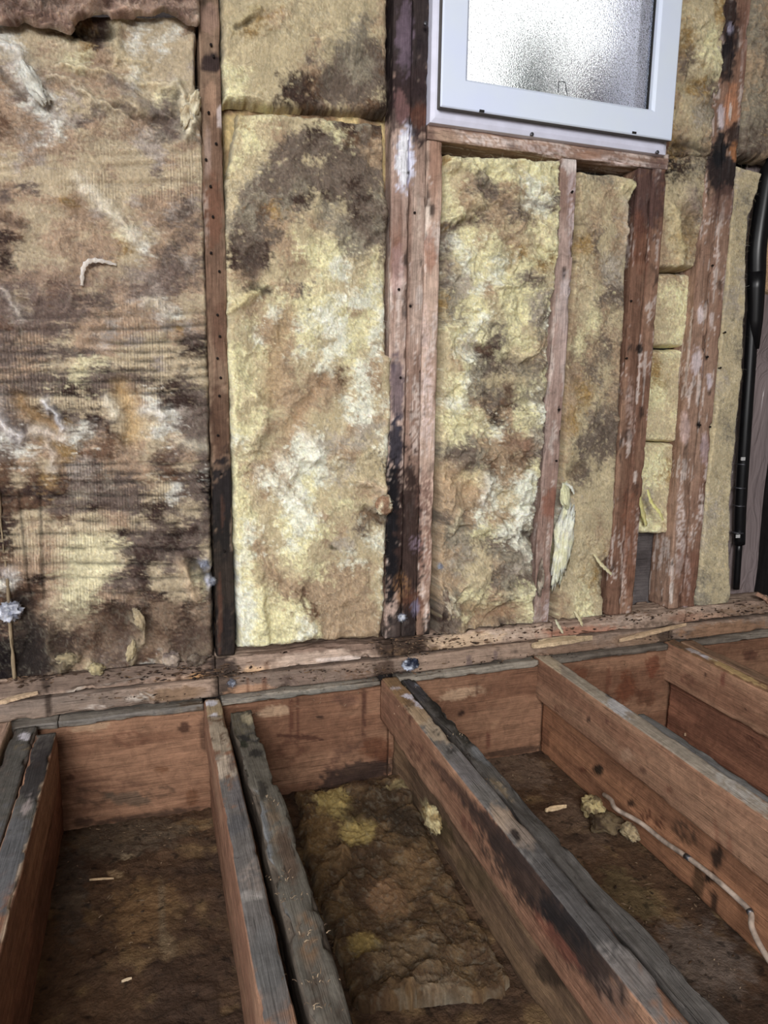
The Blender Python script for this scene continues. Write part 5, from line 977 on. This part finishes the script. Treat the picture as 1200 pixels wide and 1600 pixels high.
# wool lying on the soil of the second bay
def mo(px, py, P, s):
    c = lin((108, 84, 54))+(lin((80, 60, 40))-lin((108, 84, 54)))*sstep(fbm(P, 26, 4, s), -0.4, 0.4)[:, None]
    return c
batt('insulation_remnant', [(1215, 462), (1300, 468), (1420, 505), (1560, 555)], [(1215, 640), (1300, 670), (1420, 735), (1520, 800), (1560, 815)], [(440, 1235), (520, 1225), (640, 1200)], [(500, 1560), (640, 1556), (760, 1545), (830, 1520)],
     mo, y0=-0.25, back=-0.275, floor=True, seed=71, amp=0.008, big=0.012, fine=0.004, step=0.0032, rag=0.010, edge=0.02, lump=20, nf=5000, flen=0.02, g=0.75,
     blobs=[(520, 1255, 34, 30, 20, (172, 150, 84), .85), (560, 1300, 30, 26, 0, (166, 144, 80), .85), (500, 1300, 26, 40, 0, (128, 100, 60), .7), (590, 1260, 60, 26, -10, (60, 46, 32), .8), (640, 1290, 40, 30, 0, (54, 44, 34), .7), (600, 1400, 40, 30, 30, (132, 98, 68), .7), (570, 1475, 26, 20, 0, (150, 126, 66), .8), (560, 1370, 30, 40, 0, (66, 48, 32), .7), (640, 1500, 60, 36, 0, (104, 84, 60), .7), (680, 1540, 40, 14, 0, (120, 100, 76), .8), (620, 1230, 34, 8, -5, (140, 124, 84), .8), (640, 1370, 30, 50, 30, (116, 88, 58), .5)],
     strokes=[([(535, 1330), (545, 1370), (530, 1400)], 6, 0.010, (124, 96, 60), .5), ([(580, 1240), (640, 1245)], 5, 0.010), ([(610, 1540), (640, 1550), (690, 1548)], 8, 0.008)],
     label='flattened brown and yellow wool covering the soil between the second and third joist', group='insulation on the soil')
def gw(px, py, z, size, base, lb, seed, base2=None): return tuft('wool_tuft', G(px, py, z), size, base, lb, 'wool tuft', seed, 0.6, base2, nf=300, g=.7, group='wool on the soil')
gw(925, 1262, -0.245, (0.022, 0.030, 0.022), (176, 158, 108), 'dirty wool tuft under the clean joist where the cable starts', 91, (100, 84, 60))
gw(945, 1285, -0.25, (0.030, 0.034, 0.016), (112, 96, 70), 'dark wool tuft beside the cable start', 92, (70, 56, 42))
gw(985, 1300, -0.25, (0.014, 0.026, 0.016), (156, 138, 104), 'small tuft hanging below the cable', 93)
gw(675, 1280, -0.20, (0.012, 0.034, 0.022), (200, 184, 134), 'wool tuft stuck to the low board under the charred joist', 94, (140, 118, 76))
# white cable looping through the right floor bay
cp = [G(962, 1238, -0.215), G(955, 1250, -0.20), G(963, 1264, -0.20), G(1000, 1285, -0.20), G(1050, 1310, -0.20), G(1095, 1335, -0.19), G(1130, 1362, -0.185), G(1160, 1395, -0.185), G(1172, 1425, -0.19), G(1175, 1450, -0.20), G(1195, 1490, -0.21), G(1230, 1540, -0.22), G(1290, 1620, -0.24)]
for i in range(len(cp)):
    if cp[i][0] > 0.972: cp[i][0] = min(cp[i][0], 0.972)
v, f = tube(smooth_path(cp, 8), 0.0052, 10); cab = link('cable', mesh('cable', v, f), M_cable); origin(cab, cp[-1]); tag(cab, 'dirty white cable sagging along the low board in the right soil bay', 'cable')
for (i, t) in ((5, 0), (8, 0)):
    v, f = tube([cp[i]-(cp[i+1]-cp[i-1])*0.05, cp[i]+(cp[i+1]-cp[i-1])*0.05], 0.006, 10); o = link('cable_tape', mesh('cable_tape', v, f), M_screw, cab); o.location = -cab.location

# ---------------------------------------------------------------- right edge: pipe and vapour sheet
def sheet():
    n, m = 60, 90; xs = np.linspace(1.60, 1.795, n); zs = np.linspace(0.09, 1.9, m); Zg, Xg = np.meshgrid(zs, xs, indexing='ij')
    P = np.stack([Xg.ravel(), np.zeros(Xg.size), Zg.ravel()], 1); y = 0.072+fbm(P*np.array([1, 1, .5]), 8, 2, 5)*0.008+(ridge(P*np.array([1, 1, .6]), 5, 1, 7)-.5)*0.010
    P[:, 1] = y; i = np.arange(m-1)[:, None]*n; j = np.arange(n-1)[None, :]
    Q = P.copy(); Q[:, 1] += 0.0006; nP = len(P)
    Fq = np.stack([i+j, i+1+j, i+n+1+j, i+n+j], -1).reshape(-1, 4); Fa = np.vstack([Fq, Fq[:, ::-1]+nP])
    o = link('vapour_sheet', mesh('vapour_sheet', np.vstack([P, Q]), Fa), M_poly); origin(o, (1.72, 0.072, 0.09)); tag(o, 'glossy wrinkled grey-purple plastic sheet behind the black pipe', 'plastic sheet')
sheet()
pipe = bpy.data.objects.new('vent_pipe', None); S.collection.objects.link(pipe); pb_ = W(1152, 905, 0.03); pipe.location = Vector(pb_.tolist())
tag(pipe, 'black plastic pipe down the right border, beside the cream batt', 'pipe')
def pp(name, pts, r, m, n=20):
    v, f = tube(pts, r, n); o = link(name, mesh(name, v, f), m, pipe); o.location = -pipe.location; return o
pp('upper_pipe', smooth_path([W(1208, 230, 0.012), W(1196, 300, 0.010), W(1184, 380, 0.010), W(1182, 430, 0.012)], 5), [0.012]*3+[0.024]*13, M_pipe)
pp('reducer', [W(1182, 425, 0.012), W(1181, 450, 0.013), W(1180, 500, 0.018), W(1176, 545, 0.024)], [0.0245, 0.0235, 0.020, 0.0168], M_pipe)
pp('lower_pipe', smooth_path([W(1179, 440, 0.022), W(1172, 560, 0.025), W(1164, 680, 0.025), W(1157, 790, 0.03), W(1155, 850, 0.035)], 5), 0.0165, M_pipe)
pp('pipe_end', smooth_path([W(1155, 845, 0.04), W(1150, 920, 0.045)], 4), 0.010, M_pipe)
for (a, b_) in ((1160, 725), (1156, 762), (1155, 790), (1152, 832)):
    c = W(a, b_, 0.028); pp('band', [c+np.array([0, 0, .0015]), c-np.array([0, 0, .0015])], 0.0174, M_screw)
for (a, b_) in ((1161, 717), (1153, 838)):
    c = W(a, b_, 0.008); o = solid('label_tag', (c[0]-.006, c[0]+.008), (c[1]-.001, c[1]+.003), (c[2]-.005, c[2]+.005), M_white, pipe); o.location = -pipe.location
c = W(1165, 780, 0.03); o = solid('red_tag', (c[0]-.004, c[0]+.003), (c[1]-.002, c[1]+.002), (c[2]-.018, c[2]+.018), M_red, pipe); o.location = -pipe.location
